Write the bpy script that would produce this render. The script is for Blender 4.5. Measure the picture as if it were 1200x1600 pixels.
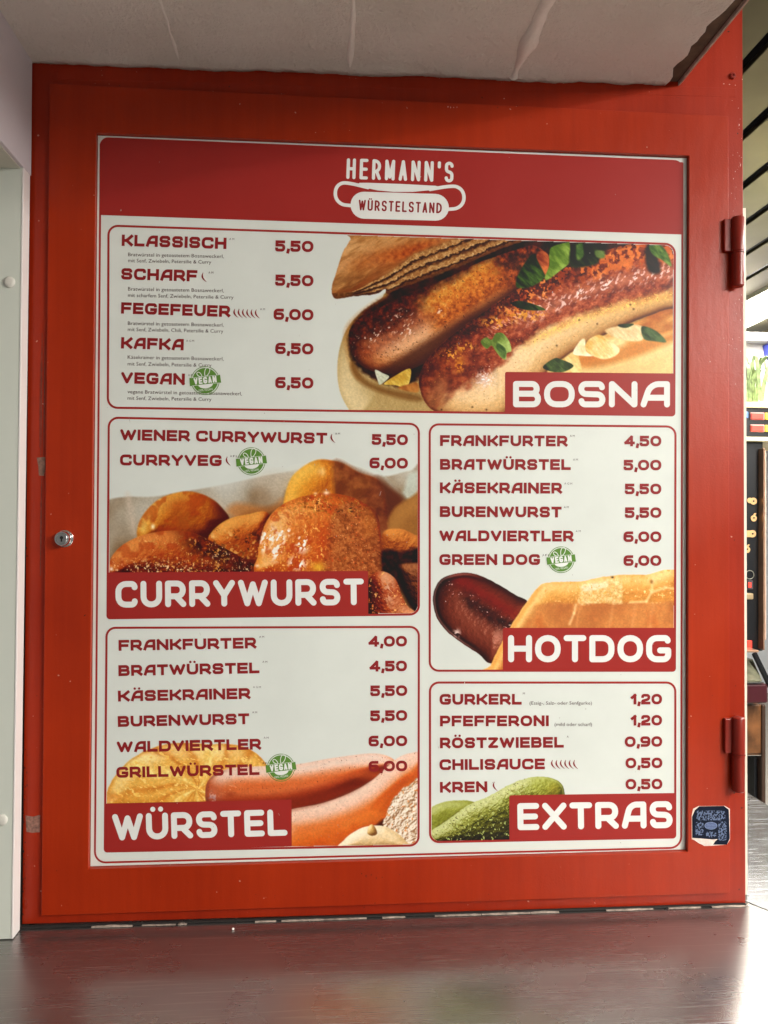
import bpy, bmesh, math, random
import numpy as np
from mathutils import Vector

S = bpy.context.scene
for o in list(bpy.data.objects): bpy.data.objects.remove(o)

# ------------------------------------------------------------------ camera
F_PX = 1222.0
YAW, PITCH, ROLL = 0.07353389, 0.00968759, 0.00506407
CAM = np.array([-0.08679028, -0.93690363, -0.02277474])
def cam_axes():
    cy, sy = math.cos(YAW), math.sin(YAW); cp, sp = math.cos(PITCH), math.sin(PITCH)
    f = np.array([sy*cp, cy*cp, sp]); rt = np.array([cy, -sy, 0]); up = np.cross(rt, f)
    cr, sr = math.cos(ROLL), math.sin(ROLL)
    return cr*rt+sr*up, -sr*rt+cr*up, f
RT, UP, FW = cam_axes()
from mathutils import Matrix
cam = bpy.data.cameras.new('camera'); co = bpy.data.objects.new('camera', cam); S.collection.objects.link(co)
m = Matrix(((RT[0], UP[0], -FW[0], CAM[0]), (RT[1], UP[1], -FW[1], CAM[1]), (RT[2], UP[2], -FW[2], CAM[2]), (0, 0, 0, 1)))
co.matrix_world = m
cam.sensor_fit = 'VERTICAL'; cam.sensor_height = 36.0; cam.lens = 36.0*F_PX/1600.0
cam.clip_start = 0.02; cam.clip_end = 100
S.camera = co

# ------------------------------------------------------------------ light and exposure
LAMP_STRENGTH = 46.0
AMBIENT = 0.2
w = bpy.data.worlds.new('World'); S.world = w; w.use_nodes = True
bg = w.node_tree.nodes['Background']; bg.inputs[0].default_value = (1.0, 0.97, 0.93, 1); bg.inputs[1].default_value = AMBIENT
# unseen area light added right of and behind the viewer to brighten the door
la = bpy.data.lights.new('added_door_light', 'AREA'); la.shape = 'RECTANGLE'; la.size = 0.75; la.size_y = 0.35; la.energy = 54.0; la.color = (1.0, 0.965, 0.90)
lo_ = bpy.data.objects.new('added_door_light', la); S.collection.objects.link(lo_); lo_.location = (2.15, -1.75, 0.86)
lo_.rotation_euler = (Vector((0.1, 0.0, -0.1))-Vector((2.15, -1.75, 0.86))).to_track_quat('-Z', 'Y').to_euler()
S.view_settings.view_transform = 'Standard'; S.view_settings.look = 'None'
S.view_settings.exposure = 0.13; S.view_settings.gamma = 1.0

# survey helpers: a measured sight line of the photograph -> the point where it meets a real plane
def ray(px, py):
    px = np.asarray(px, float); py = np.asarray(py, float)
    return ((px-600)/F_PX)[..., None]*RT - ((py-800)/F_PX)[..., None]*UP + FW
def at_y(px, py, y=0.0):
    d = ray(px, py); t = (y-CAM[1])/d[..., 1]
    return CAM + d*t[..., None]
def at_z(px, py, z):
    d = ray(px, py); t = (z-CAM[2])/d[..., 2]
    return CAM + d*t[..., None]
def P(px, py, y=0.0): return at_y(px, py, y)

# ------------------------------------------------------------------ object helpers
COL = S.collection
ORG = {}
def tag(o, label=None, cat=None, group=None, kind=None):
    if label: o['label'] = label
    if cat: o['category'] = cat
    if group: o['group'] = group
    if kind: o['kind'] = kind
    return o
def thing(name, label, cat, loc, group=None):
    o = bpy.data.objects.new(name, None); COL.objects.link(o); o.location = loc
    ORG[o.name] = np.array(loc, float); o.empty_display_size = 0.02
    return tag(o, label, cat, group)
def mesh_obj(name, V, Fs, mat, parent=None, smooth=False, col=None, org=None):
    V = np.asarray(V, float)
    if parent is not None: base = ORG[parent.name]
    else: base = np.array(org if org is not None else V.mean(0))
    me = bpy.data.meshes.new(name); me.from_pydata((V-base).tolist(), [], [tuple(int(i) for i in f) for f in Fs]) if not isinstance(Fs, np.ndarray) else fast_mesh(me, V-base, Fs)
    if smooth: me.shade_smooth()
    if col is not None:
        a = me.color_attributes.new('Col', 'FLOAT_COLOR', 'POINT')
        a.data.foreach_set('color', np.concatenate([col, np.ones((len(col), 1))], 1).astype(np.float32).ravel())
    if mat: me.materials.append(mat)
    o = bpy.data.objects.new(name, me); COL.objects.link(o)
    if parent is not None: o.parent = parent; ORG[o.name] = base
    else: o.location = base; ORG[o.name] = base
    me.update()
    return o
def fast_mesh(me, V, Fq):
    n = len(Fq); me.vertices.add(len(V)); me.vertices.foreach_set('co', V.astype(np.float32).ravel())
    me.loops.add(n*4); me.loops.foreach_set('vertex_index', Fq.astype(np.int32).ravel())
    me.polygons.add(n); me.polygons.foreach_set('loop_start', np.arange(0, n*4, 4, dtype=np.int32))
    me.update(calc_edges=True)
class MB:
    def __init__(s): s.V = []; s.F = []
    def add(s, v, f):
        b = len(s.V); s.V += [tuple(map(float, p)) for p in v]; s.F += [tuple(i+b for i in q) for q in f]
    def box(s, lo, hi):
        (a, b, c), (d, e, f) = lo, hi
        s.hexa([(a,b,c),(d,b,c),(d,b,f),(a,b,f)], [(a,e,c),(d,e,c),(d,e,f),(a,e,f)])
    def hexa(s, fr, bk):      # front quad (towards the viewer, anticlockwise) and back quad
        s.add(list(fr)+list(bk), [(0,1,2,3),(7,6,5,4),(0,4,5,1),(1,5,6,2),(2,6,7,3),(3,7,4,0)])
    def prism(s, pts, y0, y1):    # closed outline of (x,z) points between two y planes
        n = len(pts); v = [(p[0], y0, p[1]) for p in pts]+[(p[0], y1, p[1]) for p in pts]
        f = [tuple(range(n)), tuple(range(2*n-1, n-1, -1))]+[(i, n+i, n+(i+1) % n, (i+1) % n) for i in range(n)]
        s.add(v, f)
    def lathe(s, c, axis, prof, seg=24):   # prof: (radius, distance along axis)
        axis = Vector(axis).normalized(); u = axis.orthogonal().normalized(); v = axis.cross(u); c = Vector(c)
        vs = []
        for r, h in prof:
            for k in range(seg):
                a = 2*math.pi*k/seg; vs.append(c+axis*h+u*(r*math.cos(a))+v*(r*math.sin(a)))
        f = []
        for i in range(len(prof)-1):
            for k in range(seg):
                k2 = (k+1) % seg; f.append((i*seg+k, i*seg+k2, (i+1)*seg+k2, (i+1)*seg+k))
        f.append(tuple(range(seg-1, -1, -1))); f.append(tuple(range((len(prof)-1)*seg, len(prof)*seg)))
        s.add(vs, f)
    def tube(s, pts, r, seg=8):
        pts = [Vector(p) for p in pts]; vs = []; n = len(pts)
        for i, p in enumerate(pts):
            t = (pts[min(i+1, n-1)]-pts[max(i-1, 0)]).normalized(); u = t.orthogonal().normalized() if i == 0 else (u-t*u.dot(t)).normalized(); v = t.cross(u)
            rr = r[i] if hasattr(r, '__len__') else r
            for k in range(seg):
                a = 2*math.pi*k/seg; vs.append(p+u*rr*math.cos(a)+v*rr*math.sin(a))
        f = [(i*seg+k, i*seg+(k+1) % seg, (i+1)*seg+(k+1) % seg, (i+1)*seg+k) for i in range(n-1) for k in range(seg)]
        f += [tuple(range(seg-1, -1, -1)), tuple(range((n-1)*seg, n*seg))]
        s.add(vs, f)
    def build(s, name, mat, parent=None, smooth=False, bevel=0, org=None, seg=2):
        o = mesh_obj(name, s.V, s.F, mat, parent, False, org=org)
        me = o.data
        bm = bmesh.new(); bm.from_mesh(me)
        bmesh.ops.recalc_face_normals(bm, faces=bm.faces)
        if bevel:
            ed = [e for e in bm.edges if len(e.link_faces) == 2 and e.calc_face_angle(0) > 0.6]
            bmesh.ops.bevel(bm, geom=ed, offset=bevel, segments=seg, profile=0.5, affect='EDGES', clamp_overlap=True)
        bm.to_mesh(me); bm.free()
        if smooth:
            me.shade_smooth()
            try: me.set_sharp_from_angle(angle=math.radians(35))
            except Exception: pass
        return o

# ------------------------------------------------------------------ materials
def lin(c):
    c = np.asarray(c, float)/255.0
    return np.where(c <= 0.04045, c/12.92, ((c+0.055)/1.055)**2.4)
class NT:
    def __init__(s, name):
        s.m = bpy.data.materials.new(name); s.m.use_nodes = True; s.t = s.m.node_tree
        s.b = s.t.nodes['Principled BSDF']; s.out = s.t.nodes['Material Output']
        s.tc = s.t.nodes.new('ShaderNodeTexCoord')
    def n(s, typ, **kw):
        k = s.t.nodes.new(typ)
        for a, b in kw.items(): setattr(k, a, b)
        return k
    def l(s, a, b): s.t.links.new(a, b)
    def mapping(s, scale, rot=(0, 0, 0)):
        g = s.n('ShaderNodeNewGeometry')
        k = s.n('ShaderNodeMapping'); k.inputs['Scale'].default_value = scale; k.inputs['Rotation'].default_value = rot
        s.l(g.outputs['Position'], k.inputs[0]); return k.outputs[0]
    def noise(s, vec, scale, detail=4, rough=0.55):
        k = s.n('ShaderNodeTexNoise'); k.inputs['Scale'].default_value = scale; k.inputs['Detail'].default_value = detail; k.inputs['Roughness'].default_value = rough
        s.l(vec, k.inputs['Vector']); return k.outputs['Fac']
    def ramp(s, fac, stops):
        k = s.n('ShaderNodeValToRGB'); e = k.color_ramp.elements
        e[0].position, e[0].color = stops[0][0], (*stops[0][1], 1); e[1].position, e[1].color = stops[-1][0], (*stops[-1][1], 1)
        for p, c in stops[1:-1]:
            q = e.new(p); q.color = (*c, 1)
        s.l(fac, k.inputs[0]); return k.outputs[0]
    def rng(s, fac, a, b, c, d):
        k = s.n('ShaderNodeMapRange'); k.inputs[1].default_value = a; k.inputs[2].default_value = b; k.inputs[3].default_value = c; k.inputs[4].default_value = d
        s.l(fac, k.inputs[0]); return k.outputs[0]
    def mix(s, fac, a, b):
        k = s.n('ShaderNodeMix', data_type='RGBA')
        for i, v in ((0, fac), (6, a), (7, b)):
            if isinstance(v, (int, float)): k.inputs[i].default_value = v
            elif isinstance(v, tuple): k.inputs[i].default_value = (*v, 1)
            else: s.l(v, k.inputs[i])
        return k.outputs[2]
    def math(s, op, a, b=0.0):
        k = s.n('ShaderNodeMath', operation=op)
        for i, v in ((0, a), (1, b)):
            if isinstance(v, (int, float)): k.inputs[i].default_value = v
            else: s.l(v, k.inputs[i])
        return k.outputs[0]
    def bump(s, h, strength, dist):
        k = s.n('ShaderNodeBump'); k.inputs['Strength'].default_value = strength; k.inputs['Distance'].default_value = dist
        s.l(h, k.inputs['Height']); s.l(k.outputs[0], s.b.inputs['Normal']); return k
    def set(s, **kw):
        for a, v in kw.items():
            i = s.b.inputs[a.replace('_', ' ')]
            if hasattr(v, 'is_output'): s.l(v, i)
            elif isinstance(v, tuple): i.default_value = (*v, 1)
            else: i.default_value = v
        return s
def plain(name, c, rough=0.5, metal=0.0, spec=0.5, var=0.06, vs=60):
    t = NT(name); v = t.mapping((1, 1, 1)); f = t.noise(v, vs, 5)
    a = tuple(x*(1-var) for x in c); b = tuple(min(1, x*(1+var)) for x in c)
    t.set(Base_Color=t.ramp(f, [(0.3, a), (0.7, b)]), Roughness=rough, Metallic=metal); t.b.inputs['Specular IOR Level'].default_value = spec
    return t.m

RED_PRINT = (0.335, 0.022, 0.018)
PAPER = (0.70, 0.735, 0.69)
def print_mat(name, c, rough=0.38):
    t = NT(name); v = t.mapping((1, 1, 1)); f = t.noise(v, 9, 6, 0.6); g = t.noise(v, 900, 2)
    a = tuple(x*0.965 for x in c); b = tuple(min(1, x*1.03) for x in c)
    t.set(Base_Color=t.ramp(f, [(0.35, a), (0.65, b)]), Roughness=t.rng(f, 0.3, 0.7, rough-0.04, rough+0.06))
    t.b.inputs['Specular IOR Level'].default_value = 0.25
    t.bump(g, 0.05, 0.0002)
    return t.m
M_paper = print_mat('printed_paper', PAPER)
M_red = print_mat('printed_red', RED_PRINT)
M_text = print_mat('printed_text_red', (0.26, 0.014, 0.016))
M_white = print_mat('printed_white', (0.78, 0.79, 0.765))
M_small = print_mat('printed_small_text', (0.06, 0.02, 0.02))
M_green = print_mat('printed_green', (0.105, 0.245, 0.035))
def picture_mat():
    t = NT('printed_picture'); k = t.n('ShaderNodeVertexColor'); k.layer_name = 'Col'
    v = t.mapping((1, 1, 1)); g = t.noise(v, 900, 2)
    t.set(Base_Color=k.outputs[0], Roughness=0.4); t.b.inputs['Specular IOR Level'].default_value = 0.3
    t.bump(g, 0.05, 0.0002); return t.m
M_pic = picture_mat()

def paint_mat(name, base, dark, worn=0.0):
    t = NT(name); v = t.mapping((1, 1, 1))
    big = t.noise(v, 5, 5, 0.6); streak = t.noise(t.mapping((90, 90, 3)), 1.0, 5, 0.6); peel = t.noise(v, 420, 3)
    f = t.math('ADD', t.math('MULTIPLY', big, 0.6), t.math('MULTIPLY', streak, 0.4))
    c = t.ramp(f, [(0.36, dark), (0.62, base)])
    # rare pin-head chips and dirt specks in the paint
    sp = t.noise(v, 165, 2, 0.4); spm = t.rng(sp, 0.765, 0.785, 0, 1)
    c = t.mix(spm, c, (0.05, 0.012, 0.006))
    sp2 = t.noise(t.mapping((1, 1, 1), (0.4, 0.9, 0.2)), 210, 1, 0.4); spm2 = t.rng(sp2, 0.80, 0.82, 0, 0.8)
    c = t.mix(spm2, c, (0.6, 0.33, 0.25))
    t.set(Base_Color=c, Roughness=t.rng(big, 0.3, 0.7, 0.27, 0.37)); t.b.inputs['Specular IOR Level'].default_value = 0.3
    lump = t.noise(t.mapping((1, 1, 0.35)), 60, 3)
    h = t.math('ADD', t.math('MULTIPLY', peel, 0.35), t.math('MULTIPLY', lump, 1.0))
    t.bump(h, 0.35, 0.0011)
    return t.m
M_leaf = paint_mat('orange_red_gloss_paint', (0.385, 0.026, 0.002), (0.30, 0.018, 0.0015))
M_frame = paint_mat('red_gloss_paint', (0.35, 0.022, 0.003), (0.26, 0.014, 0.002))
M_hinge = paint_mat('hinge_red_paint', (0.24, 0.019, 0.010), (0.18, 0.013, 0.007))

def steel(name, along, col=(0.50, 0.47, 0.45), rough=0.2, aniso=0.6, scr=1.0):
    t = NT(name)
    sc = (2, 260, 1) if along == 'x' else (260, 2, 1)
    v = t.mapping(sc); br = t.noise(v, 1.0, 4, 0.65)
    p = t.mapping((1, 1, 1)); cl = t.noise(p, 7, 5, 0.6)
    # fine random scratches: stretched noise in three directions
    tot = None
    for k, a in enumerate((0.25, 1.9, 2.9, 1.3)):
        q = t.noise(t.mapping((9, 620, 1), (0, 0, a)), 1.0, 1, 0.5)
        mk = t.rng(q, 0.68, 0.74, 0, 1); tot = mk if tot is None else t.math('MAXIMUM', tot, mk)
    tot = t.math('MULTIPLY', tot, scr)
    c = t.ramp(cl, [(0.3, tuple(x*0.86 for x in col)), (0.7, col)])
    c = t.mix(t.math('MULTIPLY', tot, 0.45), c, (0.55, 0.53, 0.52))
    r = t.math('ADD', t.rng(cl, 0.3, 0.7, rough-0.02, rough+0.05), t.math('MULTIPLY', tot, 0.12))
    t.set(Base_Color=c, Metallic=0.87, Roughness=r)
    t.b.inputs['Anisotropic'].default_value = aniso
    tv = t.n('ShaderNodeCombineXYZ'); tv.inputs[0].default_value = 1 if along == 'x' else 0; tv.inputs[1].default_value = 0 if along == 'x' else 1
    t.l(tv.outputs[0], t.b.inputs['Tangent'])
    t.bump(br, 0.05, 0.0002)
    return t.m
M_counter = steel('brushed_steel', 'x', (0.34, 0.325, 0.315), 0.25, 0.7, 0.9)
M_side = steel('side_brushed_steel', 'y', (0.20, 0.21, 0.225), 0.17, 0.3, 1.0)

def plaster_mat():
    t = NT('rough_plaster'); v = t.mapping((1, 1, 1))
    a = t.noise(v, 26, 6, 0.65); b = t.noise(v, 240, 4, 0.6); c = t.noise(v, 5, 3)
    t.set(Base_Color=t.ramp(c, [(0.3, (0.60, 0.555, 0.50)), (0.7, (0.70, 0.65, 0.60))]), Roughness=0.75)
    h = t.math('ADD', a, t.math('MULTIPLY', b, 0.35)); t.bump(h, 1.0, 0.009); return t.m
M_plaster = plaster_mat()
def wallmat(name, c, sc=200, st=0.3, dist=0.0008, rough=0.6):
    t = NT(name); v = t.mapping((1, 1, 1)); a = t.noise(v, sc, 4); b = t.noise(v, 6, 4)
    t.set(Base_Color=t.ramp(b, [(0.3, tuple(x*0.95 for x in c)), (0.7, c)]), Roughness=rough); t.bump(a, st, dist); return t.m
M_bulk = wallmat('textured_white_wall', (0.66, 0.62, 0.66), 330, 0.5, 0.001)
M_panel = wallmat('pale_laminate', (0.66, 0.69, 0.62), 500, 0.08, 0.0003, 0.35)
M_edge = wallmat('pale_edging', (0.84, 0.79, 0.77), 300, 0.1, 0.0003, 0.4)
M_dark = plain('dark_gap', (0.012, 0.009, 0.008), 0.8)
M_wood = plain('weathered_lath', (0.46, 0.38, 0.33), 0.8, var=0.3, vs=90)
M_lathedge = plain('lath_raw_edge', (0.42, 0.26, 0.20), 0.7, var=0.2)
M_brown = plain('dark_brown_board', (0.085, 0.055, 0.035), 0.85, var=0.3)
M_caulk = plain('old_caulk', (0.30, 0.24, 0.20), 0.7, var=0.55, vs=140)
M_cream = plain('cream_edge', (0.78, 0.70, 0.58), 0.5)
M_chrome = plain('chrome', (0.75, 0.74, 0.72), 0.16, 1.0)
M_cap = plain('plastic_cap', (0.66, 0.64, 0.58), 0.35)

M_fill = wallmat('seam_filler', (0.76, 0.72, 0.67), 180, 0.6, 0.002)
# ------------------------------------------------------------------ CEILING, COUNTER, WALLS
Z_CNT = float(P(600, 1431, 0.004)[2])
Z_CEIL = float(P(550, 111, 0.004)[2])
XL = float(P(49, 270, 0.0)[0]); XLb = float(P(33, 1440, 0.0)[0])
XR = float(P(1163, 700, 0.004)[0])

# plaster ceiling of the niche: a gently uneven sheet with depth, ragged where it meets the door
def ceiling():
    nx, ny = 220, 90
    x0 = XL-0.02; y0, y1 = -1.1, 0.0035
    rng = np.random.default_rng(3)
    xe0 = float(P(1052, 128, 0.0)[0])
    zc = lambda x: np.interp(x, [XL, P(1052, 0, 0)[0]], [P(50, 96, 0.0)[2], P(1055, 131, 0.0)[2]])
    u = np.linspace(0, 1, nx); v = np.linspace(0, 1, ny)**0.7
    n1 = np.convolve(rng.normal(0, 1, ny+20), np.ones(3)/3, 'same')[10:ny+10]; n2 = np.convolve(rng.normal(0, 1, nx+20), np.ones(5)/5, 'same')[10:nx+10]
    X = np.zeros((ny, nx)); Y = np.zeros((ny, nx)); Z = np.zeros((ny, nx))
    for j in range(ny):
        xe = xe0 - 0.010 + 0.0045*n1[j]
        X[j] = x0 + (xe-x0)*u
        Y[j] = y0 + (y1-y0)*v[j]
        Z[j] = zc(X[j])
    Z += 0.0011*np.sin(X*23+1.0+2*np.sin(Y*7))*np.sin(Y*17+X*6) + 0.0004*np.sin(X*61+Y*40)
    edge = np.exp(-((Y-y1)/0.02)**2)
    Z += edge*(0.0011*n2[None, :] + 0.0005*np.sin(X*37)) - edge*0.001
    Vt = np.stack([X, Y, Z], -1).reshape(-1, 3)
    base = len(Vt); Vu = Vt.copy(); Vu[:, 2] += 0.022
    idx = np.arange(nx*ny).reshape(ny, nx)
    q = np.stack([idx[:-1, :-1], idx[1:, :-1], idx[1:, 1:], idx[:-1, 1:]], -1).reshape(-1, 4)
    q2 = q[:, ::-1]+base
    side = []
    bl = list(idx[0])+list(idx[1:, -1])+list(idx[-1, ::-1][1:])+list(idx[::-1, 0][1:])
    for a, b in zip(bl[:-1], bl[1:]): side.append((a, b, b+base, a+base))
    Fq = np.concatenate([q, q2, np.array(side)], 0)
    o = mesh_obj('ceiling', np.concatenate([Vt, Vu]), Fq, M_plaster, None, True, org=(0, -0.5, Z_CEIL))
    tag(o, 'rough off-white plaster ceiling above the red cabinet door', None, kind='structure')
    # blobby filler seams running towards the viewer
    for (pa, wd, sd, amp) in (((284, 96), 0.0022, 1, 0.45), ((546, 106), 0.0028, 2, 0.45), ((801, 115), 0.0060, 5, 3.6)):
        r = np.random.default_rng(sd); n = 90
        xa = float(P(pa[0], pa[1], 0.0)[0]); ys = np.linspace(-0.9, -0.004, n)
        mb = MB(); seg = 9; vs = []
        wob = np.cumsum(r.normal(0, 0.0005, n)); wob -= np.linspace(wob[0], wob[-1], n)
        wj = np.convolve(r.uniform(0.1, 1.6, n+4), [0.3, 0.4, 0.3], 'same')[2:-2]
        for i in range(n):
            for k in range(seg):
                a = math.pi*k/(seg-1)
                ww = wd*(0.5+wj[i])*1.0
                x = xa+wob[i]-math.cos(a)*ww
                vs.append((x, ys[i], float(zc(x))+0.0035-math.sin(a)*(0.0035+amp*0.0022*wj[i])))
        fs = [(i*seg+k, (i+1)*seg+k, (i+1)*seg+k+1, i*seg+k+1) for i in range(n-1) for k in range(seg-1)]
        mb.add(vs, fs); mb.build('filler_seam', M_fill, o, True)
    return o
CEIL = ceiling()
# board above the plaster with the exposed lath on its outer edge
xa = float(P(1045, 128, 0.0)[0]); xb = float(P(1059, 128, 0.0)[0]); xc = float(P(1063.5, 132, 0.0)[0])
zl = float(P(1063, 132, 0)[2])
b = thing('lath_edging', 'weathered wooden lath along the open right edge of the plaster ceiling', 'wood lath', (xb, -0.5, zl))
mb = MB(); mb.box((XL-0.02, -1.1, Z_CEIL+0.014), (xb+0.001, 0.003, Z_CEIL+0.06)); mb.box((xa-0.03, -1.09, zl+0.0045), (xb+0.0012, 0.0025, Z_CEIL+0.015)); mb.build('backing_and_gap_filler', M_brown, b)  # second box fills the gap beside the lath, its shade put in dark brown
mb = MB(); mb.box((xb+0.0015, -1.1, zl), (xc-0.0012, 0.003, Z_CEIL+0.06)); mb.build('lath', M_wood, b, bevel=0.0004)
mb = MB(); mb.box((xc-0.0010, -1.1, zl+0.0003), (xc+0.0004, 0.003, Z_CEIL+0.06)); mb.build('outer_skin', M_lathedge, b, bevel=0.0003)

# counter: front run and the side run meeting in a mitre right of the door
c0 = thing('steel_counter', 'brushed stainless steel counter top under the red door', 'counter', (0, -0.2, Z_CNT))
s1 = at_z(1166.5, 1411, Z_CNT); s2 = at_z(1200, 1424.5, Z_CNT); d = (s2-s1)/np.linalg.norm(s2-s1); s3 = s1+d*0.6
mb = MB()
out = [(-1.2, 0.02), (s1[0]-0.02, 0.02), (s1[0], s1[1]+0.003), (s3[0], s3[1]), (s3[0], -0.75), (-1.2, -0.75)]
n = len(out); vs = [(x, y, Z_CNT) for x, y in out]+[(x, y, Z_CNT-0.03) for x, y in out]
mb.add(vs, [tuple(range(n)), tuple(range(2*n-1, n-1, -1))]+[(i, n+i, n+(i+1) % n, (i+1) % n) for i in range(n)])
mb.build('front_run', M_counter, c0)
f1 = at_z(1167.5, 1239, Z_CNT); f2 = at_z(1200, 1259, Z_CNT); xe = float((f1[0]+f2[0])/2)
sh = np.array([0.0011, 0.0011, 0])
mb = MB(); r1 = s1+sh; r3 = s3+sh
out = [(XR-0.03, 0.03), (r1[0]-0.006, 0.03), (r1[0]-0.004, r1[1]+0.012), (r1[0]-0.001, r1[1]+0.005), (r1[0]+0.004, r1[1]-0.001), (r3[0], r3[1]), (r3[0], f2[1]-0.3)]
xs = lambda y: f1[0]+(f2[0]-f1[0])*(y-f1[1])/(f2[1]-f1[1])
out = out[:-1]+[(xs(-0.3)+0.0, r3[1]), (float(f2[0]), float(f2[1])), (float(f1[0]), float(f1[1])), (float(xs(1.1)), 1.1), (XR-0.03, 1.1)]
out = [(XR-0.03, 0.03), (r1[0]-0.006, 0.03), (r1[0]-0.004, r1[1]+0.010), (r1[0], r1[1]+0.003), (r1[0]+0.20*d[0], r1[1]+0.20*d[1]), (float(f2[0]), r1[1]+0.20*d[1]+0.02), (float(f2[0]), float(f2[1])), (float(f1[0]), float(f1[1])), (float(f1[0]), 1.1), (XR-0.03, 1.1)]
n = len(out); zt = Z_CNT+0.0006; vs = [(x, y, zt) for x, y in out]+[(x, y, zt-0.03) for x, y in out]
mb.add(vs, [tuple(range(n)), tuple(range(2*n-1, n-1, -1))]+[(i, n+i, n+(i+1) % n, (i+1) % n) for i in range(n)])
mb.build('side_run', M_side, c0)

# white bulkhead upper left and the pale laminate panel below it
zb = float(P(48, 275, 0.0)[2])
t = thing('bulkhead', 'lavender white textured bulkhead high on the left above the pale panel', 'wall', (XL-0.1, -0.5, zb))
mb = MB(); mb.box((XL-0.30, -1.1, zb), (XL, 0.0, Z_CEIL+0.05)); mb.build('boxing', M_bulk, t, bevel=0.0006)
mb = MB(); mb.box((XL-0.30, -0.9, zb-0.0015), (XL-0.004, -0.022, zb-0.0002)); mb.build('soffit_sheet', plain('soffit_cream', (0.55, 0.53, 0.45), 0.5), t)
pa = P(0, 232, 0)[0]
mb = MB(); mb.box((XL-0.090, -0.14, zb-0.006), (XL-0.022, -0.045, zb-0.0018)); mb.build('soffit_fitting', M_edge, t, bevel=0.001)
mb = MB(); mb.box((XL-0.078, -0.12, zb-0.0075), (XL-0.034, -0.062, zb-0.0062)); mb.build('fitting_opening', M_dark, t)

yf = -0.0225
q = [P(37.5, 262, yf), P(20.5, 1461, yf)]
fx0, fz0 = q[0][0], q[0][2]; fx1, fz1 = q[1][0], Z_CNT+0.0012
t = thing('side_panel', 'pale green-white laminate panel with pinkish edging left of the red door', 'panel', (XL-0.1, -0.01, Z_CNT))
mb = MB(); mb.hexa([(fx1-0.3, yf, fz1), (fx1-0.0022, yf, fz1), (fx0-0.0022, yf, fz0), (fx0-0.3, yf, fz0)], [(fx1-0.3, -0.004, fz1), (fx1-0.0022, -0.004, fz1), (fx0-0.0022, -0.004, fz0), (fx0-0.3, -0.004, fz0)])
mb.build('board', M_panel, t)
mb = MB(); mb.hexa([(fx1-0.0019, yf-0.0006, fz1), (fx1, yf-0.0006, fz1), (fx0, yf-0.0006, fz0), (fx0-0.0019, yf-0.0006, fz0)], [(XLb-0.002, -0.0035, fz1), (XLb, -0.0035, fz1), (XL, -0.0035, fz0), (XL-0.002, -0.0035, fz0)])
mb.build('edging', M_edge, t, bevel=0.0004)
for (px, py) in ((15, 441), (3, 1281)):
    c = P(px, py, yf-0.0002); mb = MB()
    mb.lathe(c, (0, -1, 0), [(0.0064, 0), (0.0064, 0.0012), (0.0056, 0.0022), (0.0035, 0.0029), (0.0008, 0.0031)], 28); mb.build('screw_cap', M_cap, t, True)
mb = MB(); mb.hexa([(XLb-0.02, 0.0056, Z_CNT+0.001), (XLb+0.006, 0.0056, Z_CNT+0.001), (XL+0.006, 0.0056, Z_CEIL), (XL-0.02, 0.0056, Z_CEIL)], [(XLb-0.02, 0.03, Z_CNT+0.001), (XLb+0.006, 0.03, Z_CNT+0.001), (XL+0.006, 0.03, Z_CEIL), (XL-0.02, 0.03, Z_CEIL)])
mb.build('shadow_gap_filler', M_dark, t)

# ------------------------------------------------------------------ RED CABINET FRONT
cab = thing('red_cabinet', 'orange-red painted steel cabinet front with a hinged door framing the menu', 'cabinet', (0, 0.0, Z_CNT))
YF, YL, YP = 0.004, 0.0, 0.0062      # frame face, door leaf face, menu sheet face
mb = MB()
fr = [P(34.5, 1444, YF), P(1165, 1411.5, YF), P(1160, 20, YF), P(51.5, 90, YF)]
top = P(1159.9, -60, YF); topl = (fr[3][0]-0.002, YF, top[2])
frq = [fr[0], fr[1], (top[0], YF, top[2]), topl]
cc_ = [P(126, 1370, YF), P(1087, 1343, YF), P(1089, 231, YF), P(138, 195, YF)]
v = []
for yy in (YF, YF+0.022): v += [(p[0], yy, p[2]) for p in frq]
for yy in (YF, YF+0.022): v += [(p[0], yy, p[2]) for p in cc_]
f = []
for i in range(4):
    j = (i+1) % 4
    f += [(i, j, 8+j, 8+i), (i, 4+i, 4+j, j), (8+i, 8+j, 12+j, 12+i), (4+i, 12+i, 12+j, 4+j)]
mb.add(v, f); mb.build('cabinet_frame', M_frame, cab, bevel=0.0006)
# folded strip along the head and the weld line, slightly proud
mb = MB(); a = [P(90, 124, YF), P(1150, 152, YF), P(1150, 138, YF), P(90, 104, YF)]
mb.hexa([(p[0], YF-0.0003, p[2]) for p in a], [(p[0], YF+0.002, p[2]) for p in a]); mb.build('head_strip', M_frame, cab, bevel=0.0004)
# door leaf with its opening
lo = [P(64.5, 1431, YL), P(1140.5, 1395.5, YL), P(1138, 181.5, YL), P(77.5, 130.5, YL)]
li = [P(138, 1358, YL), P(1075, 1331, YL), P(1077, 243, YL), P(150, 207, YL)]
v = []
for yy in (YL, YF-0.0003): v += [(p[0], yy, p[2]) for p in lo]
for yy in (YL, YP+0.001): v += [(p[0], yy, p[2]) for p in li]
f = []
for i in range(4):
    j = (i+1) % 4
    f += [(i, j, 8+j, 8+i), (i, 4+i, 4+j, j), (8+i, 8+j, 12+j, 12+i), (4+i, 12+i, 12+j, 4+j)]
mb = MB(); mb.add(v, f); mb.build('door_leaf', M_leaf, cab, bevel=0.0004, seg=2)
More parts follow.
